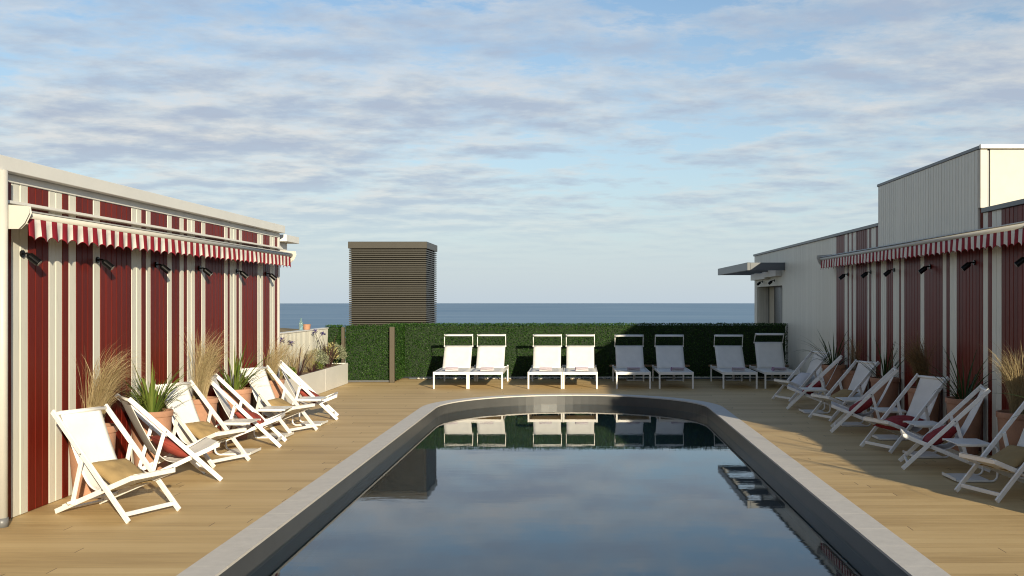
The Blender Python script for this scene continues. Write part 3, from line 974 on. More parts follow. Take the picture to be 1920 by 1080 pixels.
for i, ((x, yfar), right, lab, grp) in enumerate(tabs):
    o = table if i == 0 else copy_tree(table)
    o.location = (x, yfar - 0.215, 0.0)
    o.rotation_euler = (0, 0, math.pi if right else 0)
    tag(o, lab, 'side table', grp)

# ------------------------------------------------------------------ plants
def blade_pts(base, az, length, lean, droop, n=7, tip=False):
    """an arching blade: starts upright, leans along az"""
    pts = []; p = Vector(base); ang = lean
    st = length / n
    d = Vector((math.cos(az), math.sin(az), 0))
    for k in range(n + 1):
        pts.append(p.copy())
        ang += droop / n * (3.0 * (k / n) ** 2 if tip else 0.35 + 1.3 * k / n)
        p = p + (d * math.sin(ang) + Vector((0, 0, 1)) * math.cos(ang)) * st
    return pts

def grass_clump(mb, c, n, h, spread, wind=(0, 0), seed=1, wid=0.0035, plume=True, mat=None, rad=0.1):
    """fine arching awns: upright at the base, the feathery ends swept down-wind"""
    r = random.Random(seed)
    tufts = [(r.uniform(0, 6.283), r.uniform(0.3, 1.0), r.uniform(0.8, 1.12)) for _ in range(16)]
    for k in range(n):
        ta, ts, th = tufts[k % 16]
        az = r.uniform(0, 2 * math.pi)
        rr = rad * math.sqrt(r.random())
        base = Vector((c[0] + rr * math.cos(az), c[1] + rr * math.sin(az), c[2]))
        a2 = ta + r.gauss(0, 0.35)
        g = r.uniform(0.55, 1.35)
        dx = math.cos(a2) * spread * ts * r.uniform(0.6, 1.1) + wind[0] * g
        dy = math.sin(a2) * spread * ts * r.uniform(0.6, 1.1) + wind[1] * g
        m = math.hypot(dx, dy)
        L = h * th * r.choice((0.55, 0.75, 0.9, 1.0, 1.0, 1.1)) * r.uniform(0.9, 1.1)
        pts = blade_pts(base, math.atan2(dy, dx), L, 0.05 + 0.16 * m, 0.35 + 1.75 * m, 9, True)
        w = wid * r.uniform(0.6, 1.2)
        if plume and r.random() < 0.35: ws = [w, w, w, w, w * 1.1, w * 1.6, w * 2.0, w * 2.0, w * 1.3, w * 0.3]
        else: ws = [w * q for q in (1, 1, 1, 0.95, 0.9, 0.8, 0.7, 0.55, 0.4, 0.15)]
        sa = az + r.uniform(-1, 1)
        mb.ribbon(pts, ws, (math.cos(sa), math.sin(sa), 0), mat)

def strap_clump(mb, c, n, h, seed, spread=1.0, wid=0.022, mat=None, rad=0.06):
    r = random.Random(seed)
    for k in range(n):
        az = r.uniform(0, 2 * math.pi)
        rr = rad * math.sqrt(r.random())
        base = Vector((c[0] + rr * math.cos(az), c[1] + rr * math.sin(az), c[2]))
        L = h * r.uniform(0.6, 1.12)
        s = r.uniform(0.15, 1.0)
        pts = blade_pts(base, az, L, 0.1 + 0.45 * s * spread, (0.25 + 1.2 * r.random() * s) * spread, 8)
        w = wid * r.uniform(0.7, 1.15)
        ws = [w * q for q in (0.7, 0.9, 1.0, 1.0, 0.95, 0.82, 0.62, 0.36, 0.05)]
        sd = Vector((-math.sin(az), math.cos(az), 0)) + Vector((r.uniform(-.3, .3), r.uniform(-.3, .3), r.uniform(-.2, .2)))
        # folded blade: two half ribbons meeting in a keel
        sd.normalize()
        i0 = len(mb.v)
        for p, ww in zip(pts, ws):
            mb.v.append(tuple(p - sd * ww / 2 + Vector((0, 0, ww * 0.22)))); mb.v.append(tuple(p)); mb.v.append(tuple(p + sd * ww / 2 + Vector((0, 0, ww * 0.22))))
        for q in range(len(pts) - 1):
            a = i0 + 3 * q
            mb.face((a, a + 1, a + 4, a + 3), mat); mb.face((a + 1, a + 2, a + 5, a + 4), mat)

PH = 0.665
pot_proto = {}
def potted(x, y, kind, label, seed, grp, h=None, mat=None, wind=(0, 0), n=None):
    root = empty('potted_plant', (x, y, 0), rng.uniform(0, 0), label, 'potted plant', grp)
    if 'pot' not in pot_proto:
        b = MB()
        b.lathe([(0.150, 0.0), (0.158, 0.004), (0.172, 0.14), (0.194, 0.40), (0.206, 0.595), (0.2065, 0.60), (0.218, 0.604), (0.2205, 0.612), (0.2215, 0.655), (0.219, 0.664), (0.206, PH), (0.198, 0.662), (0.195, 0.60), (0.186, 0.52)], n=40)
        pot_proto['pot'] = b.build('pot', M['terra'], root, smooth=True)
        md = pot_proto['pot'].modifiers.new('crisp', 'EDGE_SPLIT'); md.split_angle = R(38)
        b = MB(); b.lathe([(0.0, 0.585), (0.06, 0.592), (0.12, 0.586), (0.188, 0.575)], n=24, cap=False)
        pot_proto['soil'] = b.build('soil', M['soil'], pot_proto['pot'], smooth=True)
    else:
        p = pot_proto['pot'].copy(); col.objects.link(p); p.parent = root; p.rotation_euler = (0, 0, seed * 1.3)
        s = pot_proto['soil'].copy(); col.objects.link(s); s.parent = p
    f = MB()
    if kind == 'grass':
        grass_clump(f, (0, 0, 0.58), int((n or 520) * 1.7), h or 0.72, 0.62, wind, seed, 0.0021, True, None, 0.075)
        f.build('foliage', mat or M['straw'], root)
    else:
        strap_clump(f, (0, 0, 0.57), int((n or 46) * 1.3), (h or 0.62) * 1.15, seed, 1.35, 0.020)
        f.build('foliage', mat or M['blade'], root)
    return root
GL, GR = 'terracotta pots along the left house', 'terracotta pots along the right house'
potted(-4.55, 9.75, 'grass', 'terracotta pot of straw coloured grass blown sideways, behind the nearest left deck chair', 1, GL, 0.86, None, (0.62, 0.1), 560)
potted(-4.55, 11.1, 'strap', 'terracotta pot with bright green strap leaves behind the second left deck chair', 2, GL, 0.60, None, n=60)
potted(-4.55, 12.5, 'grass', 'terracotta pot of upright feathery straw grass, third pot along the left wall', 3, GL, 0.84, None, (0.40, 0.2), 620)
potted(-4.55, 13.8, 'strap', 'terracotta pot with broad arching green leaves, fourth along the left wall', 4, GL, 0.66, None, n=40)
potted(-4.55, 15.34, 'grass', 'terracotta pot of thin pale grass, last along the left wall', 5, GL, 0.74, None, (0.5, 0.1), 300)
potted(4.64, 10.95, 'grass', 'terracotta pot of golden grass caught by the sun near the right edge of the photo', 6, GR, 0.72, None, (-0.15, 0.0), 480)
potted(4.65, 12.5, 'strap', 'terracotta pot with one tall upright dark leaf, second pot from the right edge', 7, GR, 0.70, M['blade_dark'], n=24)
potted(4.65, 13.97, 'grass', 'terracotta pot of dense brown dry grass against the right house', 8, GR, 0.74, M['straw_dry'], (-0.35, 0.1), 700)
potted(4.65, 15.74, 'strap', 'terracotta pot with dark spiky leaves in the middle of the right row', 9, GR, 0.66, M['blade_dark'], n=24)
potted(4.65, 17.44, 'grass', 'terracotta pot of sparse wispy brown grass, second pot from the hedge', 10, GR, 0.66, M['straw_dry'], (-0.1, 0.1), 130)
potted(4.65, 18.87, 'strap', 'terracotta pot with long arching dark leaves nearest the hedge on the right', 11, GR, 0.72, M['blade_dark'], n=30)
potted(4.58, 9.32, 'strap', 'tall spiky potted plant by the low wall beyond the right edge', 12, GR, 0.95, M['blade_dark'], n=26)
potted(4.58, 7.75, 'strap', 'spiky potted plant by the near end of the low wall', 13, GR, 0.85, M['blade_dark'], n=22)

# planter box with mixed planting
pb = empty('planter_box', (-5.04, 19.8, 0), 0, 'long low white planter box beside the boarded fence, left of the gate', 'planter')
w = MB()
for (y0, y1) in ((16.80, 18.74), (18.746, 20.79), (20.796, 22.83)):
    w.box(-5.06, -5.04, y0, y1, 0.004, 0.455, M['fascia'])
off(w, pb).build('front_panel', None, pb, bevel=0.003)
w = MB(); w.box(-5.48, -5.061, 22.81, 22.83, 0.004, 0.452, M['fascia']); w.box(-5.48, -5.061, 16.8, 16.82, 0.004, 0.452, M['fascia']); off(w, pb).build('end_panel', None, pb, bevel=0.003)
w = MB(); w.box(-5.50, -5.481, 16.8, 22.83, 0.004, 0.452, M['fascia']); off(w, pb).build('rear_panel', None, pb, bevel=0.003)
w = MB()
ny, nx = 90, 7
for j in range(ny + 1):
    for i in range(nx + 1):
        x = -5.48 + 0.418 * i / nx; y = 16.825 + 5.98 * j / ny
        w.v.append((x, y, 0.415 + 0.03 * mnoise.noise(Vector((x * 9, y * 9, 1))) + (0.02 if 0 < i < nx else 0)))
for j in range(ny):
    for i in range(nx):
        a = j * (nx + 1) + i; w.face((a, a + 1, a + nx + 2, a + nx + 1))
off(w, pb).build('soil', M['soil'], pb)
GP = 'plants in the white planter box'
def plant_thing(name, x, y, label, cat, z=0.42): return empty(name, (x, y, z), 0, label, cat, GP)
for k, (x, y, h, n, wd, lab) in enumerate(((-5.28, 18.15, 0.86, 420, (0.35, 0.0), 'tall straw coloured feather grass at the house end of the planter'),
        (-5.30, 19.15, 0.72, 420, (0.45, 0.1), 'pale golden feather grass in the middle of the planter, behind the dark leaved plant'),
        (-5.24, 20.20, 0.60, 360, (0.1, 0.2), 'shorter pale grass clump beside the silver green shrub'))):
    t = plant_thing('feather_grass', x, y, lab, 'grass clump')
    f = MB(); grass_clump(f, (0, 0, -0.01), int(n * 0.6), h * 0.92, 0.8, wd, 40 + k, 0.0023, True, None, 0.12); f.build('foliage', M['straw'], t)
def shrub(x, y, r, h, mat, n, seed, lab, name='silver_shrub', leaf=0.035):
    t = plant_thing(name, x, y, lab, 'shrub')
    rr = random.Random(seed); f = MB()
    for k in range(n):
        az = rr.uniform(0, 6.283); el = math.acos(rr.uniform(-0.1, 1)); q = rr.uniform(0.45, 1.0) ** 0.5 * (1 + 0.25 * mnoise.noise(Vector((az * 1.5, el * 2, seed))))
        p = Vector((r * q * math.sin(el) * math.cos(az), r * q * math.sin(el) * math.sin(az), h * 0.35 + h * 0.65 * q * math.cos(el)))
        d = Vector((rr.uniform(-1, 1), rr.uniform(-1, 1), rr.uniform(0, 1.4))).normalized()
        s = d.cross(Vector((rr.uniform(-1, 1), rr.uniform(-1, 1), rr.uniform(-1, 1)))).normalized()
        l = leaf * rr.uniform(0.6, 1.3)
        f.ribbon([p, p + d * l * 0.5, p + d * l], [l * 0.12, l * 0.34, l * 0.06], s)
    f.build('foliage', mat, t)
    st = MB()
    for k in range(9):
        az = rr.uniform(0, 6.283); st.tube([(0, 0, -0.02), (r * 0.35 * math.cos(az), r * 0.35 * math.sin(az), h * 0.45), (r * 0.6 * math.cos(az), r * 0.6 * math.sin(az), h * 0.8)], [0.006, 0.004, 0.002], 5)
    st.build('stems', M['stem'], t)
    return t
shrub(-5.26, 20.95, 0.24, 0.42, M['silver'], 1500, 5, 'rounded silver green shrub in the planter, next to the dark purple spikes')
shrub(-5.22, 22.45, 0.24, 0.46, M['silver'], 1400, 6, 'silver green shrub at the gate end of the planter')
shrub(-5.24, 22.0, 0.17, 0.52, M['yellow'], 230, 7, 'upright yellow tipped plant in the planter before the small hedge panel', 'yellow_shrub', 0.06)
shrub(-5.16, 18.55, 0.15, 0.22, M['blade'], 420, 8, 'low bright green plant at the front of the planter', 'green_shrub', 0.05)
shrub(-5.16, 20.55, 0.13, 0.18, M['blade'], 300, 9, 'small green plant at the foot of the silver green shrub', 'green_shrub', 0.045)
for k, (x, y, h, n, lab) in enumerate(((-5.20, 19.35, 0.62, 22, 'dark purple strap leaved plant in the middle of the planter'),
        (-5.22, 21.75, 0.78, 20, 'tall dark purple strap leaved plant near the gate end of the planter'),
        (-5.14, 20.15, 0.34, 16, 'short dark spidery plant hanging over the planter front'))):
    t = plant_thing('purple_flax', x, y, lab, 'plant')
    f = MB(); strap_clump(f, (0, 0, -0.01), n, h, 60 + k, 0.75 if k < 2 else 1.5, 0.028, None, 0.05); f.build('foliage', M['purple_leaf'], t)
for k, (x, y, h, lean, lab) in enumerate(((-5.2, 17.95, 0.72, 0.16, 'violet agapanthus flowers on a tall stem beside the house corner'),
        (-5.3, 21.45, 0.76, -0.05, 'violet agapanthus flowers on a tall stem before the white fence'))):
    t = plant_thing('agapanthus', x, y, lab, 'flower')
    rr = random.Random(80 + k); st = MB()
    for q in range(2):
        tip = Vector((lean + 0.14 * (q - 0.5), 0.08 * q, h - 0.05 * q))
        st.tube([(0, 0, 0), (tip.x * 0.3, tip.y * 0.3, h * 0.5), tuple(tip)], [0.005, 0.004, 0.003], 6)
        f = MB()
        for m_ in range(26):
            d = Vector((rr.gauss(0, 1), rr.gauss(0, 1), rr.gauss(0, 0.7))).normalized()
            p = tip + d * 0.045
            s_ = d.cross(Vector((0.3, 0.5, 0.8))).normalized()
            f.ribbon([tip + d * 0.004, p, p + d * 0.022], [0.004, 0.02, 0.012], s_)
        f.build('flower_head', M['flower'], t)
    st.build('stem', M['stem'], t)
    f = MB(); strap_clump(f, (0, 0, 0), 12, 0.3, 90 + k, 1.2, 0.018, None, 0.03); f.build('leaves', M['blade'], t)

# boarded fence behind the planter, with bottle and cup on its cap
fe = empty('boarded_fence', (-5.52, 20, 0), 0, 'low white boarded fence between the left house and the small hedge panel', 'fence')
w = MB(); stripe_planks(w, -5.545, 1, [(16.75, 23.02, M['white_plank'])], 0.006, 1.195, 0.094, None, gap=0.008); off(w, fe).build('boards', None, fe)
w = MB(); w.box(-5.62, -5.5455, 16.75, 23.02, 0, 1.19, M['backing_w']); off(w, fe).build('core', None, fe)
w = MB(); w.box(-5.66, -5.512, 16.75, 23.03, 1.197, 1.222, M['trim']); off(w, fe).build('cap', None, fe, bevel=0.004)
b = MB()
b.lathe([(0.0, 0.0), (0.040, 0.0), (0.044, 0.006), (0.044, 0.130), (0.038, 0.155), (0.018, 0.185), (0.015, 0.205), (0.0145, 0.232), (0.018, 0.236), (0.018, 0.250), (0.0, 0.2505)], n=20, cap=False)
bt = b.build('glass_bottle', M['bottle'], None, smooth=True); bt.location = (-5.585, 21.0, 1.2225)
tag(bt, 'pale teal glass bottle standing on top of the white fence', 'bottle')
b = MB(); b.lathe([(0.0, 0.0), (0.066, 0.0), (0.070, 0.01), (0.078, 0.105), (0.074, 0.112), (0.066, 0.105), (0.06, 0.09), (0.0, 0.088)], n=24, cap=False)
cu = b.build('terracotta_cup', M['terra'], None, smooth=True); cu.location = (-5.585, 21.45, 1.2225)
tag(cu, 'small terracotta pot on top of the white fence next to the bottle', 'pot')

# ------------------------------------------------------------------ hedges
def leaf_face(mb, org, ux, uy, nrm, w, h, dens, seed, size=0.03, depth=0.05, ragged=0.0):
    """leaves over a w x h rectangle at org spanned by ux, uy; nrm = outward"""
    r = random.Random(seed)
    ux, uy, nrm = Vector(ux), Vector(uy), Vector(nrm)
    n = int(w * h * dens)
    for k in range(n):
        a = r.random() * w; b_ = r.random() * h
        lump = mnoise.noise(Vector((a * 4.5, b_ * 4.5, seed))) * 0.018
        p = Vector(org) + ux * a + uy * b_ + nrm * (r.uniform(-depth, 0.012) + lump)
        d = (nrm * r.uniform(0.0, 1.0) + ux * r.uniform(-1, 1) + uy * r.uniform(-0.5, 1.1)).normalized()
        s = d.cross(nrm + ux * r.uniform(-.6, .6) + uy * r.uniform(-.6, .6))
        if s.length < 0.05: continue
        s.normalize()
        l = size * r.uniform(0.65, 1.25)
        c = s.cross(d) * l * 0.10
        i = len(mb.v)
        q = p + d * l * 0.55
        mb.v += [tuple(p), tuple(q - s * l * 0.30 + c), tuple(p + d * l), tuple(q + s * l * 0.30 + c)]
        mb.face((i, i + 1, i + 2, i + 3))

def hedge(name, x0, x1, y0, y1, z0, z1, label, seed, faces='ftr', dens=3300):
    t = empty(name, ((x0 + x1) / 2, y0, 0), 0, label, 'hedge')
    c = MB(); e = 0.05
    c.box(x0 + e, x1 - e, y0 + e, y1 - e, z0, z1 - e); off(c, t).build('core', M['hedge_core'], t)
    f = MB()
    if 'f' in faces: leaf_face(f, (x0, y0 + 0.02, z0), (1, 0, 0), (0, 0, 1), (0, -1, 0), x1 - x0, z1 - z0, dens, seed)
    if 't' in faces: leaf_face(f, (x0, y0, z1 - 0.02), (1, 0, 0), (0, 1, 0), (0, 0, 1), x1 - x0, y1 - y0, dens * 0.9, seed + 1)
    if 'r' in faces: leaf_face(f, (x1 - 0.02, y0, z0), (0, 1, 0), (0, 0, 1), (1, 0, 0), y1 - y0, z1 - z0, dens, seed + 2)
    if 'l' in faces: leaf_face(f, (x0 + 0.02, y0, z0), (0, 1, 0), (0, 0, 1), (-1, 0, 0), y1 - y0, z1 - z0, dens * 0.6, seed + 3)
    if 'b' in faces: leaf_face(f, (x0, y1 - 0.02, z0), (1, 0, 0), (0, 0, 1), (0, 1, 0), x1 - x0, z1 - z0, dens * 0.4, seed + 4)
    off(f, t).build('leaves', M['hedge'], t)
    return t
hedge('box_hedge', -4.06, 4.87, 24.1, 24.45, 0.05, 1.285, 'long clipped green box hedge behind the sun loungers', 201, 'ftb')
hedge('box_hedge', -4.35, -4.0, 23.16, 24.45, 0.05, 1.285, 'short hedge return joining the gate post to the long hedge', 221, 'ftr')
hedge('box_hedge', -5.62, -5.27, 23.1, 23.45, 0.02, 1.275, 'narrow hedge panel between the white fence and the gate post', 241, 'ftr')
# gate: hedge panel in a steel frame
gt = empty('hedge_gate', (-4.68, 23.1, 0), 0, 'gate faced with clipped green leaves between two brown steel posts', 'gate')
w = MB(); w.box(-5.25, -5.18, 23.10, 23.17, 0.0, 1.23); off(w, gt).build('post', M['bronze'], gt, bevel=0.004)
w = MB(); w.box(-4.165, -4.055, 23.02, 23.09, 0.0, 1.235); off(w, gt).build('post', M['bronze'], gt, bevel=0.004)
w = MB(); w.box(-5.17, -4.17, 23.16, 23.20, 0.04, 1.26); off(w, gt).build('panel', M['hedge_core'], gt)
w = MB(); w.box(-5.17, -4.17, 23.09, 23.15, 0.02, 0.045); off(w, gt).build('bottom_rail', M['bolt'], gt)
f = MB(); leaf_face(f, (-5.18, 23.12, 0.05), (1, 0, 0), (0, 0, 1), (0, -1, 0), 1.0, 1.225, 3600, 261)
leaf_face(f, (-5.18, 23.10, 1.255), (1, 0, 0), (0, 1, 0), (0, 0, 1), 1.0, 0.12, 3200, 262); off(f, gt).build('leaves', M['hedge'], gt)
# kerb and pebbles at the foot of the hedge
w = MB(); w.box(-3.9, 4.86, 24.06, 24.12, 0.002, 0.035); struct(w.build('kerb', M['cap'], bevel=0.006))
r = random.Random(5); w = MB()
for k in range(150):
    x = r.uniform(-3.7, 1.2); y = 24.0 + r.gauss(0, 0.02)
    s = r.uniform(0.012, 0.032)
    i = len(w.v)
    for (dx, dy, dz) in ((1, 0, 0), (0, 1, 0), (-1, 0, 0), (0, -1, 0), (0, 0, 0.7), (0, 0, -0.7)):
        w.v.append((x + dx * s * r.uniform(.7, 1.2), y + dy * s * r.uniform(.7, 1.2), 0.004 + s * 0.7 + dz * s))
    for q in ((0, 1, 4), (1, 2, 4), (2, 3, 4), (3, 0, 4), (1, 0, 5), (2, 1, 5), (3, 2, 5), (0, 3, 5)): w.face([i + n for n in q])
pe = w.build('gravel', M['pebble'], smooth=True); tag(pe, 'white pebbles scattered along the foot of the hedge', 'gravel', kind='stuff')

# ------------------------------------------------------------------ louvred plant tower
TX0, TX1, TY0, TY1, TZ0, TZ1 = -6.49, -4.29, 29.5, 31.66, 3.29, 3.484
tw = empty('louvred_tower', ((TX0 + TX1) / 2, TY0, 0), 0, 'square brown louvred ventilation tower rising behind the hedge gate', 'tower')
w = MB(); w.box(TX0 - 0.02, TX1 + 0.02, TY0 - 0.02, TY1 + 0.02, TZ0, TZ1); off(w, tw).build('cap', M['louvre_cap'], tw, bevel=0.006)
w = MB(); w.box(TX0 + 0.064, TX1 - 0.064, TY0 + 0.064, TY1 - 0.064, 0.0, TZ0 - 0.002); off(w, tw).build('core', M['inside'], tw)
w = MB(); w.box(-6.8, -4.0, 29.2, 32.0, 0.003, 0.12); off(w, tw).build('plinth', M['concrete'], tw)
sl = MB()
pz = 0.0597
k = 0
z = TZ0 - 0.035
def louvre_ring(z):
    # a mitred ring of sloping blades: top edge inside, bottom edge outside
    o0, o1, t = 0.0, 0.062, 0.003
    prof = [(0.0, z - 0.027), (0.062, z + 0.014), (0.062, z + 0.018), (0.003, z + 0.004), ]
    i = len(sl.v)
    for (ins, zz) in prof:
        sl.v += [(TX0 + ins, TY0 + ins, zz), (TX1 - ins, TY0 + ins, zz), (TX1 - ins, TY1 - ins, zz), (TX0 + ins, TY1 - ins, zz)]
    for a in range(4):
        b = (a + 1) % 4
        for c_ in range(4):
            d = (c_ + 1) % 4
            sl.face((i + a * 4 + c_, i + a * 4 + d, i + b * 4 + d, i + b * 4 + c_))
while z > 0.2:
    louvre_ring(z); z -= pz
off(sl, tw).build('louvres', M['louvre'], tw)

# ------------------------------------------------------------------ sun loungers
def make_lounger(back_ang=55.0, visor_ang=0.0):
    """origin: middle between front legs on the ground; +y = towards the head"""
    root = empty('sun_lounger'); tag(root, 'x', 'sun lounger')
    A = M['alu']; W2 = 0.361; ZS = 0.347
    for (x, y, zt) in ((-W2 + 0.018, 0.018, ZS + 0.004), (W2 - 0.018, 0.018, ZS + 0.004), (-W2 + 0.018, 1.96, ZS + 0.025), (W2 - 0.018, 1.96, ZS + 0.025)):
        b = MB(); b.box(x - 0.017, x + 0.017, y - 0.017, y + 0.017, 0.0, zt); b.build('leg', A, root, bevel=0.004, seg=2)
    for s in (-1, 1):
        x = s * (W2 - 0.018)
        b = MB(); b.box(x - 0.0145, x + 0.0145, 0.036, 1.942, ZS - 0.050, ZS - 0.002); b.build('side_rail', A, root, bevel=0.003)
    b = MB(); b.box(-W2 + 0.036, W2 - 0.036, 0.003, 0.033, ZS - 0.058, ZS - 0.001); b.build('front_rail', A, root, bevel=0.004, seg=2)
    b = MB(); b.box(-W2 + 0.036, W2 - 0.036, 1.945, 1.972, ZS - 0.05, ZS - 0.004); b.build('rear_rail', A, root, bevel=0.004)
    HY = 1.23
    b = MB(); n = 16
    for j in range(n + 1):
        y = 0.034 + (HY - 0.034) * j / n
        for i in range(9):
            u = i / 4 - 1
            b.v.append((u * (W2 - 0.0335), y, ZS - 0.004 - 0.010 * (1 - u * u) * math.sin(math.pi * j / n)))
    for j in range(n):
        for i in range(8):
            a = j * 9 + i; b.face((a, a + 1, a + 10, a + 9))
    b.build('seat_sling', M['mesh_white'], root, smooth=True, solid=0.004)
    ca, sa = math.cos(R(back_ang)), math.sin(R(back_ang))
    LB = 0.665
    BW = 0.292
    bp = lambda t, off_=0.0: (HY + t * ca - off_ * sa * -1 * -1, ZS - 0.01 + t * sa + off_ * ca)
    bk = MB()
    for s in (-1, 1):
        y0_, z0_ = bp(-0.02); y1_, z1_ = bp(LB)
        bk.bar((s * BW, y0_, z0_), (s * BW, y1_, z1_), 0.03, 0.024)
    y1_, z1_ = bp(LB - 0.012); bk.bar((-BW + 0.013, y1_, z1_), (BW - 0.013, y1_, z1_), 0.024, 0.024, (0, 1, 0))
    back = bk.build('backrest_frame', A, root, bevel=0.004)
    b = MB(); n = 10
    for j in range(n + 1):
        y, z = bp(0.0 + (LB + 0.002) * j / n, 0.014)
        for i in range(9):
            u = i / 4 - 1
            sag = 0.008 * (1 - u * u) * math.sin(math.pi * j / n)
            b.v.append((u * (BW + 0.012), y + sag * sa, z - sag * ca))
    for j in range(n):
        for i in range(8):
            a = j * 9 + i; b.face((a, a + 1, a + 10, a + 9))
    b.build('backrest_sling', M['mesh_white'], root, smooth=True, solid=0.004)
    # prop strut under the backrest
    b = MB(); y, z = bp(0.4, -0.02); b.tube([(-BW + 0.05, y, z), (-BW + 0.05, 1.75, ZS - 0.02), (BW - 0.05, 1.75, ZS - 0.02), (BW - 0.05, y, z)], 0.009, 8); b.build('back_prop', A, root, smooth=True)
    # sun visor: U-shaped frame pivoting on the top of the backrest, a narrow band of cloth on its far bar
    vy, vz = bp(LB - 0.005)
    va = R(92.0 + visor_ang)
    d = Vector((0, math.cos(va), math.sin(va)))
    VL = 0.262
    for s in (-1, 1):
        b = MB(); b.tube([(s * (BW + 0.022), vy, vz), (s * (BW + 0.022), vy, vz) if False else tuple(Vector((s * (BW + 0.02), vy, vz)) + d * VL)], 0.009, 8); b.build('visor_arm', A, root, smooth=True)
        b = MB(); b.tube([(s * (BW + 0.008), vy, vz), (s * (BW + 0.034), vy, vz)], 0.018, 10); b.build('pivot', A, root)
    c = Vector((0, vy, vz)) + d * VL
    b = MB(); b.bar(c + Vector((-BW - 0.03, 0, 0)), c + Vector((BW + 0.03, 0, 0)), 0.018, 0.018, (0, 1, 0)); b.build('visor_bar', A, root, bevel=0.003)
    b = MB()
    dd = (d + Vector((0, -1.1, 0))).normalized()
    q0 = c + Vector((0, 0, 0.012)); q1 = c - Vector((0, 0.075, 0.030))
    for q in (q0, q0.lerp(q1, 0.5) + Vector((0, 0, 0.006)), q1):
        for i in range(7):
            u = i / 3 - 1; b.v.append((u * (BW + 0.012), q.y, q.z))
    for j in range(2):
        for i in range(6):
            a = j * 7 + i; b.face((a, a + 1, a + 8, a + 7))
    b.build('visor_cloth', M['mesh_white'], root, smooth=True, solid=0.004)
    return root

def make_towel():
    b = MB(); r = random.Random(3)
    W_, D_, T = 0.27, 0.20, 0.024
    for k in range(3):
        z = 0.003 + k * (T + 0.001)
        n, m = 14, 10
        w_ = W_ - 0.006 * k; d_ = D_ - 0.004 * k
        # a folded layer: rounded slab, edges banded with the wine stripe
        prof = []
        for q in range(m):
            a = 2 * math.pi * q / m
            yy_ = math.copysign(abs(math.cos(a)) ** 0.35, math.cos(a)) * d_ / 2
            zz_ = math.copysign(abs(math.sin(a)) ** 0.6, math.sin(a)) * T / 2
            prof.append((yy_, zz_))
        rings = []
        for i in range(n + 1):
            x = -w_ / 2 + w_ * i / n
            rings.append(len(b.v))
            for (yy_, zz_) in prof:
                b.v.append((x + r.uniform(-.001, .001), yy_ + 0.003 * math.sin(x * 21 + k), z + T / 2 + zz_ + 0.002 * math.sin(x * 17 + k * 2)))
        for a_, c_ in zip(rings, rings[1:]):
            for q in range(m):
                b.face((a_ + q, a_ + (q + 1) % m, c_ + (q + 1) % m, c_ + q), M['towel'])
        b.face([rings[0] + q for q in range(m)][::-1], M['towel']); b.face([rings[-1] + q for q in range(m)], M['towel'])
        # woven stripe lines on the front fold and the top
        zf = z + T / 2
        for x0_ in ([] if k < 0 else [0]):
            b.box(-w_ / 2, w_ / 2, -d_ / 2 - 0.0045, -d_ / 2 + 0.002, z + T - 0.0045, z + T - 0.0005, M['towel_line'])
        b.box(-w_ / 2 - 0.001, -w_ / 2 + 0.0025, -d_ / 2 - 0.002, d_ / 2 - 0.01, z + 0.002, z + T - 0.002, M['towel_line'])
    return b.build('folded_towel', None)

lx = [(812 + 877.5) / 2, (877.5 + 943) / 2, (989 + 1055) / 2, (1055 + 1121) / 2, 1187.6, 1268, 1387.6, 1466.2]
visor = [4, 4, 10, 10, 16, 16, 16, 38]
backa = [40, 40, 40, 40, 40, 40, 40, 52]
llabels = ['sunlit white sun lounger farthest from the right house, first of the row before the hedge',
           'sunlit white sun lounger second in the row, tight against the first',
           'sunlit white sun lounger third in the row, left one of the middle left pair',
           'sunlit white sun lounger fourth in the row, right one of the middle left pair',
           'white sun lounger at the edge of the shade, its left leg still in sun',
           'shaded white sun lounger sixth in the row, with a wooden board behind it',
           'shaded white sun lounger seventh in the row, second from the right house',
           'shaded white sun lounger next to the right house with its back set steepest']
protos = {}
towel = None
for i, px in enumerate(lx):
    key = (backa[i], visor[i])
    if key in protos: o = copy_tree(protos[key])
    else: o = protos[key] = make_lounger(backa[i] + 5, visor[i])
    x = (px - 1083) / 1950 * 21.47
    o.location = (x, 21.45, 0); o.rotation_euler = (0, 0, R([0.8, 0.4, 0, -0.2, 0.3, 0, 0.1, -0.2][i]))
    tag(o, llabels[i], 'sun lounger', 'sun loungers in a row before the hedge')
    if towel is None: t = towel = make_towel()
    else: t = towel.copy(); col.objects.link(t)
    t.location = (x + [-0.02, 0.0, 0.0, 0.03, 0.03, 0.07, 0.03, 0.02][i], 21.45 + 0.42 + 0.03 * (i % 3), 0.3445)
    t.rotation_euler = (0, 0, R([3, -2, 1, 4, -3, 2, -6, 7][i]))
    ordw = ['first', 'second', 'third', 'fourth', 'fifth', 'sixth', 'seventh', 'last']
    tag(t, f'folded white towel with thin wine red stripes on the {ordw[i]} sun lounger from the left', 'towel', 'folded towels on the sun loungers')

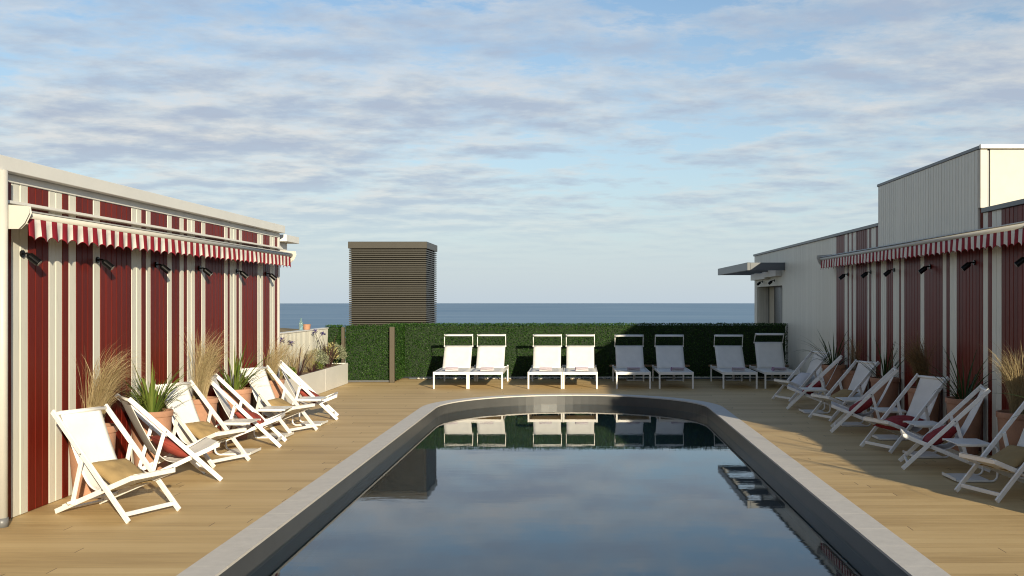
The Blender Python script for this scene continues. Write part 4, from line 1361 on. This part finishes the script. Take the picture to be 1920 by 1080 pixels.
# low wooden tables behind the shaded loungers
def make_bench():
    root = empty('wooden_table'); tag(root, 'x', 'table')
    b = MB(); n = 20; hw, hd = 0.47, 0.20
    pr = []
    for k in range(n):
        a = 2 * math.pi * k / n
        pr.append((math.copysign(abs(math.cos(a)) ** 0.45, math.cos(a)) * hw, math.copysign(abs(math.sin(a)) ** 0.7, math.sin(a)) * hd))
    i = len(b.v)
    for z in (0.318, 0.348):
        for p in pr: b.v.append((p[0], p[1], z))
    for k in range(n):
        j = (k + 1) % n; b.face((i + k, i + j, i + n + j, i + n + k))
    b.face(range(i + n - 1, i - 1, -1)); b.face(range(i + n, i + 2 * n))
    b.build('table_top', M['wood'], root, bevel=0.004, seg=2)
    b = MB(); b.tube([(0.1, 0, 0.02), (0.1, 0, 0.317)], 0.03, 12); b.build('column', M['alu'], root, smooth=True)
    b = MB(); b.box(-0.08, 0.28, -0.15, 0.15, 0.001, 0.02); b.build('base_plate', M['alu'], root, bevel=0.003)
    return root
bench = make_bench()
blabels = ['low wooden table with rounded ends behind the lounger at the edge of the shade', 'low wooden table with rounded ends behind the sixth sun lounger',
           'low wooden table with rounded ends behind the seventh sun lounger', 'low wooden table with rounded ends behind the lounger next to the right house']
for i, k in enumerate((4, 5, 6, 7)):
    o = bench if i == 0 else copy_tree(bench)
    x = (lx[k] - 1083) / 1950 * 21.47
    o.location = (x + [0.04, 0.06, 0.10, 0.12][i], 23.72, 0)
    tag(o, blabels[i], 'table', 'low wooden tables behind the loungers')

# ------------------------------------------------------------------ world, sun, camera
SUN_AZ = math.atan2(0.387, -0.922)          # direction towards the sun: behind the camera, to its right
SUN_EL = R(15.0)
world = bpy.data.worlds.new('World'); scene.world = world; world.use_nodes = True
nt = world.node_tree; L = nt.links
bg = nt.nodes['Background']
sky = N(nt, 'ShaderNodeTexSky', sky_type='NISHITA')
sky.sun_disc = False; sky.sun_elevation = SUN_EL; sky.sun_rotation = SUN_AZ
sky.air_density = 1.0; sky.dust_density = 0.4; sky.ozone_density = 1.6; sky.altitude = 50
tc = N(nt, 'ShaderNodeTexCoord')
sp = N(nt, 'ShaderNodeSeparateXYZ'); L.new(tc.outputs['Generated'], sp.inputs[0])
def WM(op, a, b=None, c=None):
    n = N(nt, 'ShaderNodeMath', operation=op)
    for i, v in enumerate((a, b, c)):
        if v is None: continue
        if isinstance(v, (int, float)): n.inputs[i].default_value = v
        else: L.new(v, n.inputs[i])
    return n.outputs[0]
zc = WM('ADD', WM('MAXIMUM', sp.outputs['Z'], 0.0), 0.10)
px_ = WM('DIVIDE', sp.outputs['X'], zc); py_ = WM('DIVIDE', sp.outputs['Y'], zc)
cv = N(nt, 'ShaderNodeCombineXYZ'); L.new(px_, cv.inputs[0]); L.new(py_, cv.inputs[1])
def wnoise(scale, detail, rough, dist, loc, sc=(1, 1, 1)):
    mp = N(nt, 'ShaderNodeMapping'); mp.inputs['Location'].default_value = loc; mp.inputs['Scale'].default_value = sc
    L.new(cv.outputs[0], mp.inputs['Vector'])
    n = N(nt, 'ShaderNodeTexNoise'); n.inputs['Scale'].default_value = scale; n.inputs['Detail'].default_value = detail
    n.inputs['Roughness'].default_value = rough; n.inputs['Distortion'].default_value = dist
    L.new(mp.outputs['Vector'], n.inputs['Vector'])
    return n.outputs['Fac']
n1 = wnoise(2.5, 10, 0.60, 0.1, (3.1, 0.4, 0), (0.85, 1.0, 1))
n1s = wnoise(2.5, 10, 0.60, 0.1, (3.1, 0.54, 0), (0.85, 1.0, 1))     # same field a step nearer: relief of the lit flanks
n2 = wnoise(0.55, 3, 0.5, 0.3, (7.3, 2.9, 0), (0.55, 0.8, 1))
n3 = wnoise(8.5, 8, 0.66, 0.1, (1.3, 5.2, 0), (0.85, 1, 1))
dens = WM('ADD', WM('MULTIPLY', n1, 0.50), WM('MULTIPLY', n2, 0.66))
dens = WM('ADD', dens, WM('MULTIPLY', n3, 0.24))
cov = ramp(nt, [(0.605, 0.0), (0.665, 0.45), (0.74, 0.80), (0.84, 0.95)]); L.new(dens, cov.inputs['Fac'])
rel = WM('ADD', WM('MULTIPLY', WM('SUBTRACT', n1s, n1), 1.9), WM('MULTIPLY', dens, -0.55))
rel = WM('ADD', rel, 0.88)
cc = ramp(nt, [(0.24, (3.55, 4.05, 4.95)), (0.40, (4.2, 4.6, 5.2)), (0.54, (5.0, 5.2, 5.4)), (0.70, (6.1, 5.95, 5.75))]); L.new(rel, cc.inputs['Fac'])
fade = ramp(nt, [(0.02, 0.0), (0.06, 0.30), (0.10, 0.85), (0.15, 1.0), (0.36, 0.9), (0.58, 0.15)]); L.new(sp.outputs['Z'], fade.inputs['Fac'])
mk = WM('MULTIPLY', cov.outputs['Color'], fade.outputs['Color'])
tint = N(nt, 'ShaderNodeMix', data_type='RGBA', blend_type='MULTIPLY'); tint.inputs[0].default_value = 1
L.new(sky.outputs['Color'], tint.inputs[6]); tint.inputs[7].default_value = (1.0, 1.05, 1.10, 1)
# sea haze low over the horizon
hz = ramp(nt, [(0.0, 0.92), (0.04, 0.80), (0.12, 0.42), (0.30, 0.0)]); L.new(sp.outputs['Z'], hz.inputs['Fac'])
hm = N(nt, 'ShaderNodeMix', data_type='RGBA')
L.new(hz.outputs['Color'], hm.inputs[0]); L.new(tint.outputs[2], hm.inputs[6]); hm.inputs[7].default_value = (4.3, 5.1, 5.85, 1)
mx = N(nt, 'ShaderNodeMix', data_type='RGBA'); mx.clamp_factor = True
L.new(mk, mx.inputs[0]); L.new(hm.outputs[2], mx.inputs[6]); L.new(cc.outputs['Color'], mx.inputs[7])
L.new(mx.outputs[2], bg.inputs['Color'])
bg.inputs['Strength'].default_value = 0.082

sun = bpy.data.lights.new('sun', 'SUN'); sun.energy = 5.0; sun.angle = R(0.6); sun.color = (1.0, 0.885, 0.665)
so = bpy.data.objects.new('sun', sun); col.objects.link(so)
to_sun = Vector((math.sin(SUN_AZ) * math.cos(SUN_EL), math.cos(SUN_AZ) * math.cos(SUN_EL), math.sin(SUN_EL)))
so.rotation_euler = to_sun.to_track_quat('Z', 'Y').to_euler()
so.location = to_sun * 40

cam = bpy.data.cameras.new('camera'); co = bpy.data.objects.new('camera', cam); col.objects.link(co)
co.location = (0, 0, EYE); co.rotation_euler = (R(90), 0, 0)
cam.sensor_width = 36; cam.lens = 36 * 1950 / 1920
cam.shift_x = (960 - 1083) / 1920; cam.shift_y = (561 - 540) / 1920
cam.clip_start = 0.1; cam.clip_end = 60000
scene.camera = co

vs = scene.view_settings
vs.view_transform = 'Standard'; vs.look = 'None'; vs.exposure = 0.6; vs.gamma = 1.0
scene.render.film_transparent = False
cy = scene.cycles
cy.max_bounces = 8; cy.diffuse_bounces = 3; cy.glossy_bounces = 4; cy.transmission_bounces = 6
cy.caustics_reflective = False; cy.caustics_refractive = True
cy.use_denoising = True
cy.filter_width = 1.1
